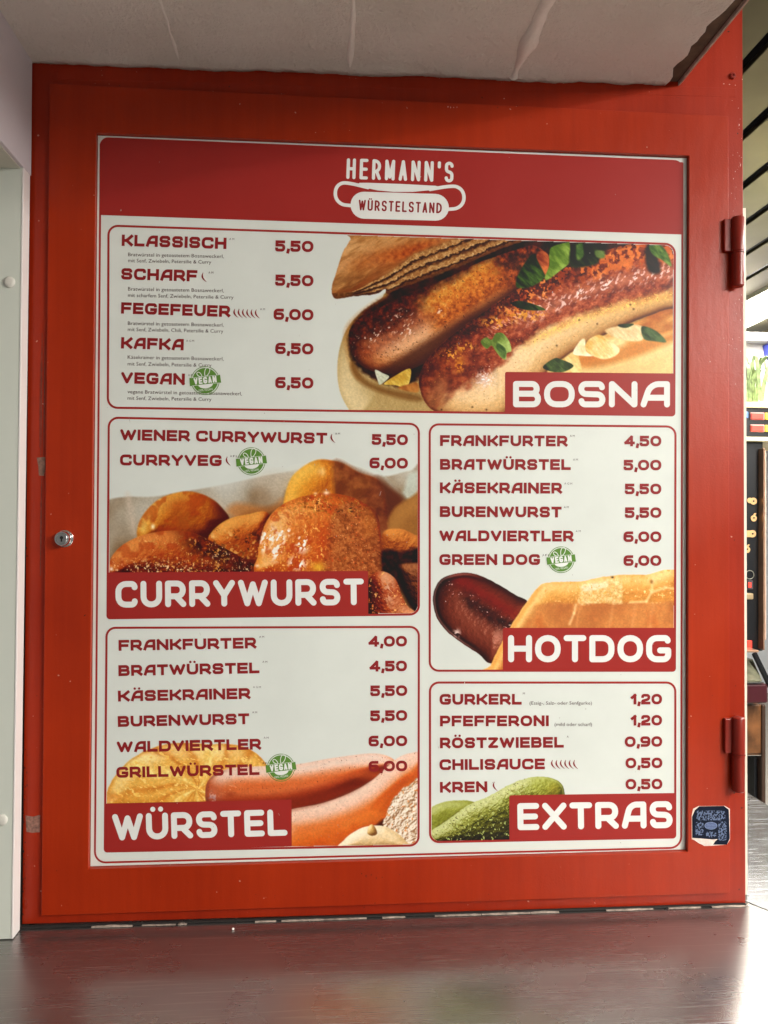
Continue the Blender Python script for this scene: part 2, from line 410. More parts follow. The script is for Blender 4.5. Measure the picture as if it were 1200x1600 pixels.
# thin dark rubber seal round the opening
mb = MB()
def quad_ring(mb, q, w0, w1, y0, y1):
    c = np.mean([np.array(p) for p in q], 0)
    def off(dd):
        return [(p[0]-math.copysign(dd, p[0]-c[0]), p[2]-math.copysign(dd, p[2]-c[2])) for p in q]
    o_, i_ = off(w0), off(w1)
    for k in range(4):
        j = (k+1) % 4
        fr = [(o_[k][0], y0, o_[k][1]), (o_[j][0], y0, o_[j][1]), (i_[j][0], y0, i_[j][1]), (i_[k][0], y0, i_[k][1])]
        mb.hexa(fr, [(a, y1, c_) for a, b_, c_ in fr])

# side wall edge showing as a cream line right of the frame
mb = MB(); a = [P(1160, 1414, 0.0265), P(1168.3, 1414, 0.0265), P(1165.6, 325, 0.0265), P(1160, 325, 0.0265)]
mb.hexa(a, [(p[0], 0.42, p[2]) for p in a]); mb.build('side_wall_edge', M_cream, cab, bevel=0.0005)
# caulk and a near-black line along the foot of the door
rng = random.Random(5); mb = MB(); mk = MB()
a = P(60, 1445.5, -0.001); b_ = P(1160, 1413.5, -0.001)
mk.box((float(P(30, 1440, 0)[0]), -0.0008, Z_CNT+0.0003), (float(P(1166, 1412, 0)[0]), 0.004, Z_CNT+0.0026)); mk.build('dark_line', M_dark, cab, bevel=0.001)
x = a[0]
while x < b_[0]:
    L = rng.uniform(0.01, 0.06); h = rng.uniform(0.0002, 0.0011); n = 7
    if rng.random() < 0.6:
        vs = []
        for i in range(n):
            s_ = i/(n-1); hh = h*math.sin(math.pi*min(max(s_, 0.04), 0.96))**0.5*rng.uniform(0.8, 1.2)
            vs += [(x+L*s_, -0.0030-hh*0.3, Z_CNT+0.0004), (x+L*s_, -0.0026, Z_CNT+0.0006+hh), (x+L*s_, 0.0, Z_CNT+0.0012+hh)]
        mb.add(vs, [(3*i+k, 3*i+3+k, 3*i+4+k, 3*i+1+k) for i in range(n-1) for k in range(2)])
    x += L+rng.uniform(0.0, 0.02)
tag(mb.build('caulk_bead', M_caulk, cab, True), kind='stuff')
a_ = [P(132, 1364, YP), P(1081, 1337, YP), P(1083, 237, YP), P(144, 201, YP)]; mb = MB(); mb.hexa([(p[0], YP+0.0035, p[2]) for p in a_], [(p[0], YP+0.006, p[2]) for p in a_]); mb.build('light_stop_sheet', M_dark, cab)  # added dark sheet behind the menu, stops lamp light leaking round its edge
# hinges
def hinge(px, pyt, pym, pyb, dx):
    h = MB(); r = 0.0078
    ct = P(px, pyt, YL-0.004); cm = P(px, pym, YL-0.004); cb = P(px, pyb, YL-0.004)
    cx, cy = ct[0], YL-0.0055
    hg = MB(); hg.lathe((cx, cy, cm[2]+0.0005), (0, 0, 1), [(r*0.86, 0), (r, 0.001), (r, ct[2]-cm[2]-0.0025), (r*0.9, ct[2]-cm[2]-0.001), (r*0.6, ct[2]-cm[2]), ], 28)
    hin = hg.build('hinge', M_hinge, cab, True)
    k = MB(); k.lathe((cx, cy, cb[2]), (0, 0, 1), [(r*0.8, 0), (r*0.98, 0.0015), (r*0.98, cm[2]-cb[2]-0.002), (r*0.86, cm[2]-cb[2]-0.0008)], 28); k.build('lower_knuckle', M_hinge, hin, True)
    k = MB(); k.lathe((cx, cy, cm[2]-0.001), (0, 0, 1), [(r*1.05, 0), (r*1.05, 0.0014)], 28); k.build('washer', M_hinge, hin, True)
    k = MB(); k.box((cx-0.0165, cy+0.0005, cm[2]+0.001), (cx-0.004, YL+0.0005, ct[2]-0.002)); k.build('hinge_plate', M_hinge, hin, bevel=0.0012)
    return hin
hinge(1151.5, 340, 395, 449, 0); hinge(1152.5, 1120, 1178, 1236, 0)
# lock
c = P(100.5, 841.5, YL)
k = MB(); k.lathe((c[0]+0.0008, 0.0, c[2]), (0, -1, 0), [(0.0098, -0.001), (0.0098, 0.0012), (0.0086, 0.002)], 36); lk = k.build('lock', M_chrome, cab, True)
k = MB(); k.lathe((c[0], -0.002, c[2]), (0, -1, 0), [(0.0085, 0), (0.0085, 0.006), (0.0080, 0.0072), (0.0066, 0.0074), (0.0062, 0.0066)], 36); k.build('cylinder', M_chrome, lk, True)
k = MB(); k.lathe((c[0], -0.0088, c[2]), (0, -1, 0), [(0.0061, 0), (0.0061, 0.0006), (0.0057, 0.0009)], 32); k.build('plug', plain('plug_steel', (0.5, 0.5, 0.49), 0.3, 1.0), lk, True)
k = MB(); kh = [(-0.0009, -0.0034), (0.0009, -0.0034), (0.0009, -0.0004), (0.0019, 0.0003), (0.0019, 0.0019), (0.0006, 0.0032), (-0.0006, 0.0032), (-0.0019, 0.0019), (-0.0019, 0.0003), (-0.0009, -0.0004)]
k.prism([(c[0]+a, c[2]+b) for a, b in kh], -0.0100, -0.0090); k.build('keyhole', M_dark, lk)
# painted-over bolt in the head of the frame
c = P(1144, 119.5, YF); k = MB(); k.lathe((c[0], YF, c[2]), (0, -1, 0), [(0.0042, 0), (0.0042, 0.0025), (0.0034, 0.0033), (0.0016, 0.0034), (0.0014, 0.0022)], 6); k.build('bolt', M_hinge, cab, True)
# chips and scratches in the paint, real flecks a hair proud of it
rng = random.Random(11)
def fleck(mb, px, py, y, w, h, a=0.0):
    c = P(px, py, y); n = 7; pts = []
    for i in range(n):
        t = 2*math.pi*i/n; r = rng.uniform(0.6, 1.1)
        dx, dz = w*r*math.cos(t), h*r*math.sin(t)
        pts.append((c[0]+dx*math.cos(a)-dz*math.sin(a), y, c[2]+dx*math.sin(a)+dz*math.cos(a)))
    mb.add(pts, [tuple(range(n))])
chips = MB(); pale = MB()
for (px, py, w_, h_) in ((700, 167, .0008, .001), (704, 168, .0006, .0012), (709, 168, .0005, .0008), (714, 167.5, .0005, .0013)): fleck(pale, px, py, -0.0002, w_, h_)
for (px, py, w_, h_) in ((1131, 131, .0009, .0006), (1140, 132, .001, .0006), (1149, 133, .0006, .0006), (1155, 195, .0006, .0018), (1157, 258, .0006, .0022), (1146, 279, .0005, .0012), (1149, 268, .0004, .001), (1160, 124, .0006, .001), (1143, 302, .0005, .0005), (1155, 468, .0007, .0012), (1149, 474, .0004, .0007), (1157, 500, .0006, .0009), (1151, 545, .0004, .0005)): fleck(pale, px, py, YF-0.0002, w_, h_, -0.2)
for i in range(26):
    px = rng.uniform(1142, 1161); py = rng.choice([rng.uniform(150, 330), rng.uniform(455, 620)]); fleck(pale, px, py, YF-0.0002, rng.uniform(.0002, .0004), rng.uniform(.0002, .0008), rng.uniform(-.6, .6))
for (px, py) in ((565, 1365), (572, 1370), (580, 1367), (588, 1372), (597, 1371), (572, 1368)): fleck(chips, px, py, -0.0002, .0005, .0011, rng.uniform(-.8, .8))
for i in range(34):
    px = rng.uniform(150, 1070); py = 1358-(px-138)*0.0288+rng.uniform(6, 66); fleck(chips, px, py, -0.0002, rng.uniform(.0002, .0006), rng.uniform(.0002, .0006), rng.uniform(0, 3))
for i in range(40):
    px = rng.uniform(1082, 1134); py = rng.uniform(230, 1320); fleck(chips, px, py, -0.0002, rng.uniform(.0001, .0004), rng.uniform(.0002, .0006), rng.uniform(0, 3))
for i in range(30):
    py = rng.uniform(1150, 1430); fleck(chips, rng.uniform(35, 40)+(1430-py)*0.012, py, YF-0.0002, rng.uniform(.0002, .0007), rng.uniform(.0006, .002), 0)
for i in range(14):
    px = rng.uniform(60, 1050); fleck(pale, px, 100+px*0.031+rng.uniform(-3, 6), YF-0.0009, rng.uniform(.0003, .0009), rng.uniform(.0002, .0004), 0)
tag(chips.build('paint_chips', plain('chip_dark', (0.035, 0.01, 0.006), 0.7), cab), kind='stuff')
tag(pale.build('paint_scratches', plain('chip_pale', (0.72, 0.42, 0.36), 0.5), cab), kind='stuff')
# rubbed stripe on the frame beside the closing edge
def rub(px, y0, y1, wpx, mat, seed):
    r = random.Random(seed); mb = MB(); n = 60; vs = []
    for i in range(n):
        s_ = i/(n-1); py = y0+(y1-y0)*s_; xx = px-(py-y0)*0.0115; ww = wpx*(0.4+0.6*math.sin(math.pi*s_))*r.uniform(0.6, 1.1)
        a = P(xx-ww/2, py, YF); b = P(xx+ww/2, py, YF)
        vs += [(a[0], YF-0.0003, a[2]), (b[0], YF-0.0003, b[2])]
    mb.add(vs, [(2*i, 2*i+2, 2*i+3, 2*i+1) for i in range(n-1)]); mb.build('rub_mark', mat, cab)
M_rub = plain('rubbed_paint', (0.16, 0.028, 0.015), 0.45, var=0.4, vs=200)
rub(66, 520, 712, 2.2, M_rub, 1); rub(70.5, 530, 712, 1.6, M_rub, 2); rub(63.5, 560, 700, 1.0, M_rub, 3); rub(65, 745, 900, 2.2, M_rub, 4)

# ------------------------------------------------------------------ STROKE FONT
def sstroke(pts):    # rounded polyline from (x, y, r)
    out = []
    n = len(pts)
    for i, p in enumerate(pts):
        x, y = p[0], p[1]; r = p[2] if len(p) > 2 else 0
        if r <= 0 or i == 0 or i == n-1: out.append((x, y)); continue
        a = np.array([x, y]); b0 = np.array(pts[i-1][:2])-a; b1 = np.array(pts[i+1][:2])-a
        l0, l1 = np.linalg.norm(b0), np.linalg.norm(b1); rr = min(r, l0*0.5 if i > 1 else l0*0.98, l1*0.5 if i < n-2 else l1*0.98)
        s_, e_ = a+b0/l0*rr, a+b1/l1*rr
        for t in np.linspace(0, 1, 7):
            # squarish fillet: cubic towards the corner
            c0_ = s_+(a-s_)*0.58; c1_ = e_+(a-e_)*0.58
            q = (1-t)**3*s_+3*(1-t)**2*t*c0_+3*(1-t)*t*t*c1_+t**3*e_
            out.append(tuple(q))
    return out
G = {
 'A': (1.12, [[(0, 0), (.30, 1, .42), (1, 1), (1, 0)], [(.12, .33), (1, .33)]]),
 'a': (0.95, [[(0, 0), (.5, 1), (1, 0)], [(.2, .3), (.8, .3)]]),
 'B': (1.05, [[(0, 0), (0, 1)], [(0, 1), (.94, 1, .24), (.94, .52, .24), (0, .52)], [(.5, .52), (1, .52, .25), (1, 0, .25), (0, 0)]]),
 'C': (1.12, [[(1, .84), (.99, 1, .2), (0, 1, .38), (0, 0, .38), (.99, 0, .2), (1, .16)]]),
 'D': (1.15, [[(0, 0), (0, 1)], [(0, 1), (1, 1, .42), (1, 0, .42), (0, 0)]]),
 'E': (0.95, [[(0, 0), (0, 1)], [(0, 1), (1, 1)], [(0, .5), (.92, .5)], [(0, 0), (1, 0)]]),
 'F': (0.95, [[(0, 0), (0, 1)], [(0, 1), (1, 1)], [(0, .47), (.9, .47)]]),
 'G': (1.15, [[(.97, .88), (.95, 1, .14), (0, 1, .38), (0, 0, .38), (1, 0, .24), (1, .42)], [(.58, .42), (1, .42)]]),
 'H': (1.08, [[(0, 0), (0, 1)], [(1, 0), (1, 1)], [(0, .5), (1, .5)]]),
 'I': (0.0, [[(0, 0), (0, 1)]]),
 'K': (1.05, [[(0, 0), (0, 1)], [(0, .48), (.42, .48, .1), (1, 1)], [(.40, .50), (1, 0)]]),
 'L': (0.92, [[(0, 1), (0, 0)], [(0, 0), (1, 0)]]),
 'M': (1.2, [[(0, 0), (0, 1)], [(0, 1), (.5, .1), (1, 1)], [(1, 1), (1, 0)]]),
 'N': (1.08, [[(0, 0), (0, 1)], [(0.02, 1), (.98, 0)], [(1, 0), (1, 1)]]),
 'O': (1.18, [['o', .42]]),
 'P': (1.0, [[(0, 0), (0, 1)], [(0, 1), (1, 1, .3), (1, .36, .3), (0, .36)]]),
 'R': (1.05, [[(0, 0), (0, 1)], [(0, 1), (.97, 1, .3), (.97, .38, .3), (0, .38)], [(.55, .36), (1, 0)]]),
 'S': (1.05, [[(.96, .84), (.94, 1, .2), (.02, 1, .26), (.02, .52, .26), (.98, .48, .26), (.98, 0, .26), (.06, 0, .2), (.03, .16)]]),
 'T': (1.0, [[(0, 1), (1, 1)], [(.5, 1), (.5, 0)]]),
 'U': (1.08, [[(0, 1), (0, 0, .42), (1, 0, .42), (1, 1)]]),
 'V': (1.12, [[(0, 1), (.5, 0), (1, 1)]]),
 'W': (1.65, [[(0, 1), (.26, 0), (.5, .92), (.74, 0), (1, 1)]]),
 'X': (1.1, [[(0, 1), (1, 0)], [(0, 0), (1, 1)]]),
 'Y': (1.1, [[(0, 1), (.5, .4), (1, 1)], [(.5, .4), (.5, 0)]]),
 'Z': (1.0, [[(0, 1), (1, 1), (0, 0), (1, 0)]]),
 '0': (1.18, [['o', .42]]),
 '1': (.42, [[(0, .72), (1, 1, 0)], [(1, 1), (1, 0)]]),
 '2': (.98, [[(.02, .84), (.04, 1, .2), (.98, 1, .28), (.98, .5, .28), (0, .28, .12), (0, 0)], [(0, 0), (1, 0)]]),
 '4': (1.1, [[(.76, 0), (.76, 1)], [(.72, 1), (0, .30)], [(0, .26), (1, .26)]]),
 '5': (1.0, [[(.95, 1), (.04, 1)], [(.04, 1), (.04, .60)], [(.04, .60), (.98, .60, .26), (.98, 0, .26), (0, 0, .2), (0, .14)]]),
 '6': (1.05, [[(.94, 1), (0, 1, .36), (0, 0, .3), (1, 0, .26), (1, .56, .26), (.30, .56)]]),
 '8': (1.0, [['o', .3]]),
 '9': (1.05, [[(.06, 0), (1, 0, .36), (1, 1, .3), (0, 1, .26), (0, .44, .26), (.70, .44)]]),
 ',': (0.06, [[(1, .02), (0, -.22)]]),
 "'": (0.0, [[(0, 1), (0, .78)]]),
 ' ': (0.35, []),
}
UML = {'Ä': 'A', 'Ö': 'O', 'Ü': 'U'}
def ribbon(pts, w, closed=False, cap='square'):
    p = np.array(pts, float)
    keep = [0]
    for i in range(1, len(p)):
        if np.linalg.norm(p[i]-p[keep[-1]]) > 1e-4*w+1e-7: keep.append(i)
    p = p[keep]
    if closed and np.linalg.norm(p[0]-p[-1]) < 1e-3*w: p = p[:-1]
    if cap == 'square' and not closed:
        d0 = p[0]-p[1]; p[0] = p[0]+d0/np.linalg.norm(d0)*w/2
        d1 = p[-1]-p[-2]; p[-1] = p[-1]+d1/np.linalg.norm(d1)*w/2
    n = len(p); L = []; R_ = []
    for i in range(n):
        a = p[i-1] if (i > 0 or closed) else None; b = p[(i+1) % n] if (i < n-1 or closed) else None
        if a is None: t = b-p[i]; t /= np.linalg.norm(t); nn = np.array([-t[1], t[0]]); s_ = 1
        elif b is None: t = p[i]-a; t /= np.linalg.norm(t); nn = np.array([-t[1], t[0]]); s_ = 1
        else:
            t0 = p[i]-a; t0 /= np.linalg.norm(t0); t1 = b-p[i]; t1 /= np.linalg.norm(t1)
            t = t0+t1; t /= max(np.linalg.norm(t), 1e-6); nn = np.array([-t[1], t[0]]); s_ = 1/max(0.45, abs(nn @ np.array([-t0[1], t0[0]])))
        L.append(p[i]+nn*w/2*s_); R_.append(p[i]-nn*w/2*s_)
    V = L+R_; F = []
    m_ = n if closed else n-1
    for i in range(m_):
        j = (i+1) % n; F.append((i, n+i, n+j, j))
    if cap == 'round' and not closed:
        for (i, sgn, nb) in ((0, 1, 1), (n-1, -1, n-2)):
            d = p[i]-p[nb]; a0 = math.atan2(d[1], d[0]); b_ = len(V); K = 9
            V += [p[i]+w/2*np.array([math.cos(a0+x), math.sin(a0+x)]) for x in np.linspace(-math.pi/2, math.pi/2, K)]
            F.append(tuple(range(b_, b_+K)))
    return V, F
class Print:
    """flat print built on the menu sheet: shapes in surveyed sheet coordinates, each layer a hair above the one below"""
    def __init__(s, depth): s.V = []; s.F = []; s.D = []; s.depth = depth
    def add(s, V, F, k=0):
        b = len(s.V); s.V += [tuple(v) for v in V]; s.D += [k]*len(V); s.F += [tuple(i+b for i in f) for f in F]
    def build(s, name, mat, parent, label=None):
        V = np.array(s.V); y = YP-0.00006*s.depth-0.000007*np.array(s.D, float)
        W3 = at_y(V[:, 0], V[:, 1], 0.0); d = W3-CAM; t = (y-CAM[1])/d[:, 1]; W3 = CAM+d*t[:, None]
        F = []
        for f in s.F:       # face the viewer
            a = V[list(f)]; ar = np.sum(a[:, 0]*np.roll(a[:, 1], -1)-np.roll(a[:, 0], -1)*a[:, 1])
            F.append(f if ar < 0 else f[::-1])
        o = mesh_obj(name, W3, F, mat, parent)
        if label: o['label'] = label
        return o
GAPK = 0.13
def word(pr, text, x0, y0, x1, y1, cap, t=0.235, style='square', gap=GAPK, alt=False, space=None):
    th = t*cap; Hc = cap-th; e1 = np.array([x1-x0, y1-y0], float); W_ = np.linalg.norm(e1); e1 /= W_; e2 = np.array([e1[1], -e1[0]])
    if e2[1] > 0: e2 = -e2
    gl = []
    for ch in text:
        c = UML.get(ch, ch)
        if alt and c == 'A': c = 'a'
        gl.append((c, ch in UML))
    n = len(gl); wsum = sum(G[c][0] for c, _ in gl)
    fixed = n*th+(n-1)*gap*cap-sum((th*0.8) for c, _ in gl if c == ' ')-sum(gap*cap*0.5 for c, _ in gl if c == ',')
    sx = (W_-fixed)/(wsum*Hc)
    x = 0.0; k = 0
    for c, um in gl:
        w_, st = G[c]; gw = w_*Hc*sx
        for s_ in st:
            if s_[0] == 'o':
                r = s_[1]
                if c == '8': continue
                rr = min(0.5*gw, r*Hc*1.1)
                raw = [(0, Hc*.5, 0), (0, Hc, rr), (gw, Hc, rr), (gw, 0, rr), (0, 0, rr), (0, Hc*.5, 0)]
                poly = sstroke(raw); closed = True
            else:
                raw = [(q[0]*gw, q[1]*Hc, (q[2]*Hc if len(q) > 2 else 0)) for q in s_]
                poly = sstroke(raw); closed = False
            poly = [(x+th/2+a, th/2+b) for a, b in poly]
            poly = [q_ for i_, q_ in enumerate(poly) if i_ == 0 or math.hypot(q_[0]-poly[i_-1][0], q_[1]-poly[i_-1][1]) > 1e-3*cap]
            pieces = [poly]; cs = style if c not in "," else 'square'
            if not closed:        # strokes that turn back on themselves are two strokes
                P_ = np.array(poly); pieces = []; st0 = 0
                for i in range(1, len(P_)-1):
                    a_, b_ = P_[i]-P_[i-1], P_[i+1]-P_[i]
                    if np.dot(a_, b_)/(np.linalg.norm(a_)*np.linalg.norm(b_)+1e-9) < 0.02: pieces.append(poly[st0:i+1]); st0 = i
                pieces.append(poly[st0:])
                if len(pieces) > 1 and c in 'VWYZMa17': cs = 'round'
            for pc in pieces:
                V, F = ribbon(pc, th, closed, cs)
                V = [np.array([x0, y0])+e1*v[0]+e2*v[1] for v in V]
                pr.add(V, F, k); k = (k+1) % 6
        if um:
            for fx in (.26, .74):
                cx_, cy_ = x+th/2+gw*fx, cap+th*0.62; K = 12; r = th*0.44
                V = [np.array([x0, y0])+e1*(cx_+r*math.cos(a))+e2*(cy_+r*math.sin(a)) for a in np.linspace(0, 2*math.pi, K, endpoint=False)]
                pr.add(V, [tuple(range(K))], 0)
        x += gw+th+gap*cap
        if c == ' ': x -= th*0.8
        if c == ',': x -= gap*cap*0.5
def disc(cx, cy, r, n=40, a0=0, a1=2*math.pi, ry=None):
    ry = ry or r
    full = abs(a1-a0-2*math.pi) < 1e-6
    return [(cx+r*math.cos(a), cy+ry*math.sin(a)) for a in np.linspace(a0, a1, n, endpoint=not full)]
def rrect(quad, r, seg=8):    # rounded outline of a measured four-sided field
    q = [np.array(p, float) for p in quad]; out = []
    rr = r if hasattr(r, '__len__') else [r]*4
    for i in range(4):
        a, p, b = q[i-1], q[i], q[(i+1) % 4]
        if rr[i] <= 0: out.append(tuple(p)); continue
        da = (a-p)/np.linalg.norm(a-p); db = (b-p)/np.linalg.norm(b-p); s_, e_ = p+da*rr[i], p+db*rr[i]
        for t in np.linspace(0, 1, seg):
            c0_ = s_+(p-s_)*.55; c1_ = e_+(p-e_)*.55
            out.append(tuple((1-t)**3*s_+3*(1-t)**2*t*c0_+3*(1-t)*t*t*c1_+t**3*e_))
    return out
# small type in the plain sans serif that comes with Blender
_fc = {}
def small_text_mesh(txt):
    if txt in _fc: return _fc[txt]
    cu = bpy.data.curves.new('type', 'FONT'); cu.body = txt; cu.resolution_u = 2; cu.size = 1; cu.offset = -0.004
    o = bpy.data.objects.new('type', cu); COL.objects.link(o)
    dg = bpy.context.evaluated_depsgraph_get(); me = bpy.data.meshes.new_from_object(o.evaluated_get(dg))
    V = np.array([v.co[:2] for v in me.vertices]); F = [tuple(p.vertices) for p in me.polygons]
    bpy.data.objects.remove(o); bpy.data.curves.remove(cu); bpy.data.meshes.remove(me)
    _fc[txt] = (V, F); return V, F
def small(pr, txt, x0, y0, x1, y1, cap, k=0):
    V, F = small_text_mesh(txt); V = V.copy()
    e1 = np.array([x1-x0, y1-y0], float); W_ = np.linalg.norm(e1); e1 /= W_; e2 = np.array([e1[1], -e1[0]])
    V[:, 0] = (V[:, 0]-V[:, 0].min())/(V[:, 0].max()-V[:, 0].min())*W_; V[:, 1] *= cap/0.73
    pr.add([np.array([x0, y0])+e1*v[0]+e2*v[1] for v in V], F, k)
def chili(pr, x, y0, y1, lean=6):
    H = y1-y0; n = 9; L = []; R_ = []
    for i in range(n):
        s_ = i/(n-1); cx = x+(s_**2.0)*lean - math.sin(s_*math.pi)*1.3; w_ = 1.25*math.sin(math.pi*min(max(0.10+s_*0.86, 0), 1))**0.7
        yy = y0+H*(0.12+0.88*s_); L.append((cx-w_, yy)); R_.append((cx+w_, yy))
    pr.add(L+R_, [(i, n+i, n+i+1, i+1) for i in range(n-1)])
    pr.add([(x+0.2, y0), (x+1.0, y0), (x+0.9, y0+H*.14), (x-0.2, y0+H*.14)], [(0, 1, 2, 3)], 1)

# ------------------------------------------------------------------ MENU BOARD
board = thing('menu_board', 'printed white and red sausage stand menu sheet set into the red door', 'menu board', tuple(P(600, 1345, YP)))
mb = MB(); e = 0.0005
q = [(li[0][0]+e, li[0][2]+e), (li[1][0]-e, li[1][2]+e), (li[2][0]-e, li[2][2]-e), (li[3][0]+e, li[3][2]-e)]
mb.prism(q, YP, YP+0.003); mb.build('board_sheet', M_paper, board)
pr = Print(1)
bl = [(157.3, 225), (1066.3, 255), (1064.3, 1324.5), (148.2, 1348)]
V, F = ribbon(rrect(bl, [1, 1, 17, 17]), 3.1, True); pr.add(V, F); pr.build('border_line', M_red, board)
pr = Print(2)
hd = rrect([(155.6, 214), (1067.8, 250.5), (1067.8, 366.5), (157, 336)], [14, 14, 1, 1]); pr.add(hd, [tuple(range(len(hd)))]); header = pr.build('header_band', M_red, board)
pr = Print(3); word(pr, "HERMANN'S", 541, 279.5, 708.3, 285.2, 32.3, 0.155, 'round', 0.19, alt=True); pr.build('heading_lettering', M_white, header)
pr = Print(3)
V, F = ribbon(sstroke([(549, 321.2), (530, 319.5, 12), (521.5, 302, 12), (530, 285, 12), (548, 286.5, 8), (575, 293)]), 5.4, False, 'round'); pr.add(V, F, 1)
V, F = ribbon(sstroke([(672, 296), (700, 291, 10), (718, 291, 12), (727.5, 308, 12), (719, 325.5, 12), (701, 327)]), 5.4, False, 'round'); pr.add(V, F, 2)
lens = [(558, 288), (562, 285.6), (575, 285.6), (625, 287.3), (680, 290.2), (690, 292.4), (694, 293.6), (672, 297.2), (645, 299.8), (615, 299.8), (590, 297.5), (570, 293.2)]
pr.add(lens, [tuple(range(len(lens)))], 3)
pill = rrect([(547.8, 299), (701.5, 303.5), (701.3, 345.4), (547.6, 341.2)], 21); pr.add(pill, [tuple(range(len(pill)))], 4)
pr.build('sausage_emblem', M_white, header)
pr = Print(4); word(pr, 'WÜRSTELSTAND', 560, 328.6, 690, 333.6, 16.7, 0.16, 'round', 0.17, alt=True); pr.build('emblem_lettering', M_text, header)

rs = random.Random(21); pr = Print(9)
for i in range(70):
    x, y = rs.uniform(165, 1060), rs.uniform(225, 1335); w_, h_, a = rs.uniform(.25, .8), rs.uniform(.3, 1.6 if i % 5 else 5), rs.uniform(-.5, .5)
    if i % 5 == 0: w_ = .25
    pr.add([(x+w_*math.cos(t)*math.cos(a)-h_*math.sin(t)*math.sin(a), y+w_*math.cos(t)*math.sin(a)+h_*math.sin(t)*math.cos(a)) for t in np.linspace(0, 2*math.pi, 7, endpoint=False)], [tuple(range(7))])
tag(pr.build('scuff_marks', plain('scuff_grey', (.42, .40, .37), .6, var=.4, vs=300), board), kind='stuff')
def stamp(cx, cy, r, parent, faint=False):
    def rot(pts, a=-0.11): return [(cx+x*math.cos(a)-y*math.sin(a), cy+x*math.sin(a)+y*math.cos(a)) for x, y in pts]
    pr = Print(5)
    V, F = ribbon(disc(cx, cy, r-0.4, 48), 1.0, True); pr.add(V, F)
    d0 = disc(cx, cy, r*0.89, 44); pr.add(d0, [tuple(range(44))], 1)
    st = pr.build('vegan_stamp', M_green, parent)
    pr = Print(6)
    sm = rot([(x, y) for x, y in disc(0, r*0.24, r*0.52, 18, 0, math.pi, ry=r*.30)]); pr.add(sm, [tuple(range(len(sm)))])
    for (x, y, a, L, w_) in ((r*0.06, -r*0.30, 0.42, r*0.66, r*0.20), (-r*0.20, -r*0.30, -0.75, r*0.44, r*0.14)):
        leaf = []
        for t in np.linspace(0, 2*math.pi, 16, endpoint=False):
            u, v_ = w_*math.sin(t)*(0.8+0.2*math.cos(t)), -L/2-L/2*math.cos(t); leaf.append((x+u*math.cos(a)-v_*math.sin(a), y+u*math.sin(a)+v_*math.cos(a)))
        V, F = ribbon(rot(leaf), 1.05, True); pr.add(V, F, 2)
    small(pr, '100% VEGAN', cx-r*.46, cy+r*.78, cx+r*.52, cy+r*.66, r*0.17, 3)
    pr.build('stamp_details', M_white, st)
    pr = Print(7)
    bn = rot([(-r*1.08, -r*.30), (r*1.08, -r*.30), (r*1.10, r*.26), (-r*1.10, r*.26)]); pr.add(bn, [(0, 1, 2, 3)]); pr.build('stamp_banner', M_green, st)
    pr = Print(8)
    a = rot([(-r*.80, r*.20), (r*.80, r*.20)]); word(pr, 'VEGAN', a[0][0], a[0][1], a[1][0], a[1][1], r*.46, 0.24, 'square', 0.14, alt=True)
    for yy in (-r*.30, r*.26):
        V, F = ribbon(rot([(-r*.95, yy), (r*.95, yy)]), 0.5); pr.add(V, F)
    pr.build('stamp_lettering', M_white, st)
def section(name, quad, rad, label):
    pr = Print(2); V, F = ribbon(rrect(quad, rad), 3.4, True); pr.add(V, F); return pr.build('menu_section', M_red, board, label)
def plate(sec, quad, rad, text, x0, y0, x1, y1, cap, t, gap=0.17):
    pr = Print(3); p_ = rrect(quad, rad, 5); pr.add(p_, [tuple(range(len(p_)))]); pr.build('title_plate', M_red, sec)
    pr = Print(4); word(pr, text, x0, y0, x1, y1, cap, t, 'round', gap); pr.build('title_lettering', M_white, sec)
def items(sec, rows, cap):
    for r in rows:
        pr = Print(4); word(pr, r[0], *r[1], cap, 0.262); pr.build('item_lettering', M_text, sec)
        pr = Print(4); word(pr, r[2], *r[3], cap-0.3, 0.262, gap=0.10); pr.build('price_lettering', M_text, sec)
def smalls(sec, rows, cap):
    for txt, x0, y0, x1, y1 in rows:
        pr = Print(4); small(pr, txt, x0, y0, x1, y1, cap); pr.build('note_lettering', M_small, sec)
def marks(sec, rows):
    for txt, x, y in rows:
        pr = Print(4)
        for i, ch in enumerate(txt): small(pr, ch, x+i*4.6, y+1.6+i*.1, x+i*4.6+3.0, y+1.6+i*.1, 3.3)
        pr.build('allergen_mark', M_small, sec)
def chilis(sec, lst, y0, y1, slope=0.0):
    for i, x in enumerate(lst):
        pr = Print(4); chili(pr, x, y0+slope*i, y1+slope*i); pr.build('chili_mark', M_text, sec)

# ---- painted food pictures (flat print): little numpy painter, one colour per grid point
def hsh(n, seed):
    r = np.random.default_rng(seed); return r.random((n, n))
def vnoise(X, Y, sc, seed, oct=4, ang=0.0, stretch=1.0, pers=0.55):
    ca, sa = math.cos(ang), math.sin(ang); x = (X*ca+Y*sa)/stretch; y = -X*sa+Y*ca; tot = 0; amp = 1; nrm = 0
    for o_ in range(oct):
        T = hsh(128, seed*7+o_); u = x/sc*(2**o_)+31.7*o_; v = y/sc*(2**o_)+17.3*o_
        iu = np.floor(u).astype(int); iv = np.floor(v).astype(int); fu = u-iu; fv = v-iv; fu = fu*fu*(3-2*fu); fv = fv*fv*(3-2*fv)
        g = lambda a, b: T[a % 128, b % 128]
        tot = tot+amp*((g(iu, iv)*(1-fu)+g(iu+1, iv)*fu)*(1-fv)+(g(iu, iv+1)*(1-fu)+g(iu+1, iv+1)*fu)*fv); nrm += amp; amp *= pers
    return tot/nrm
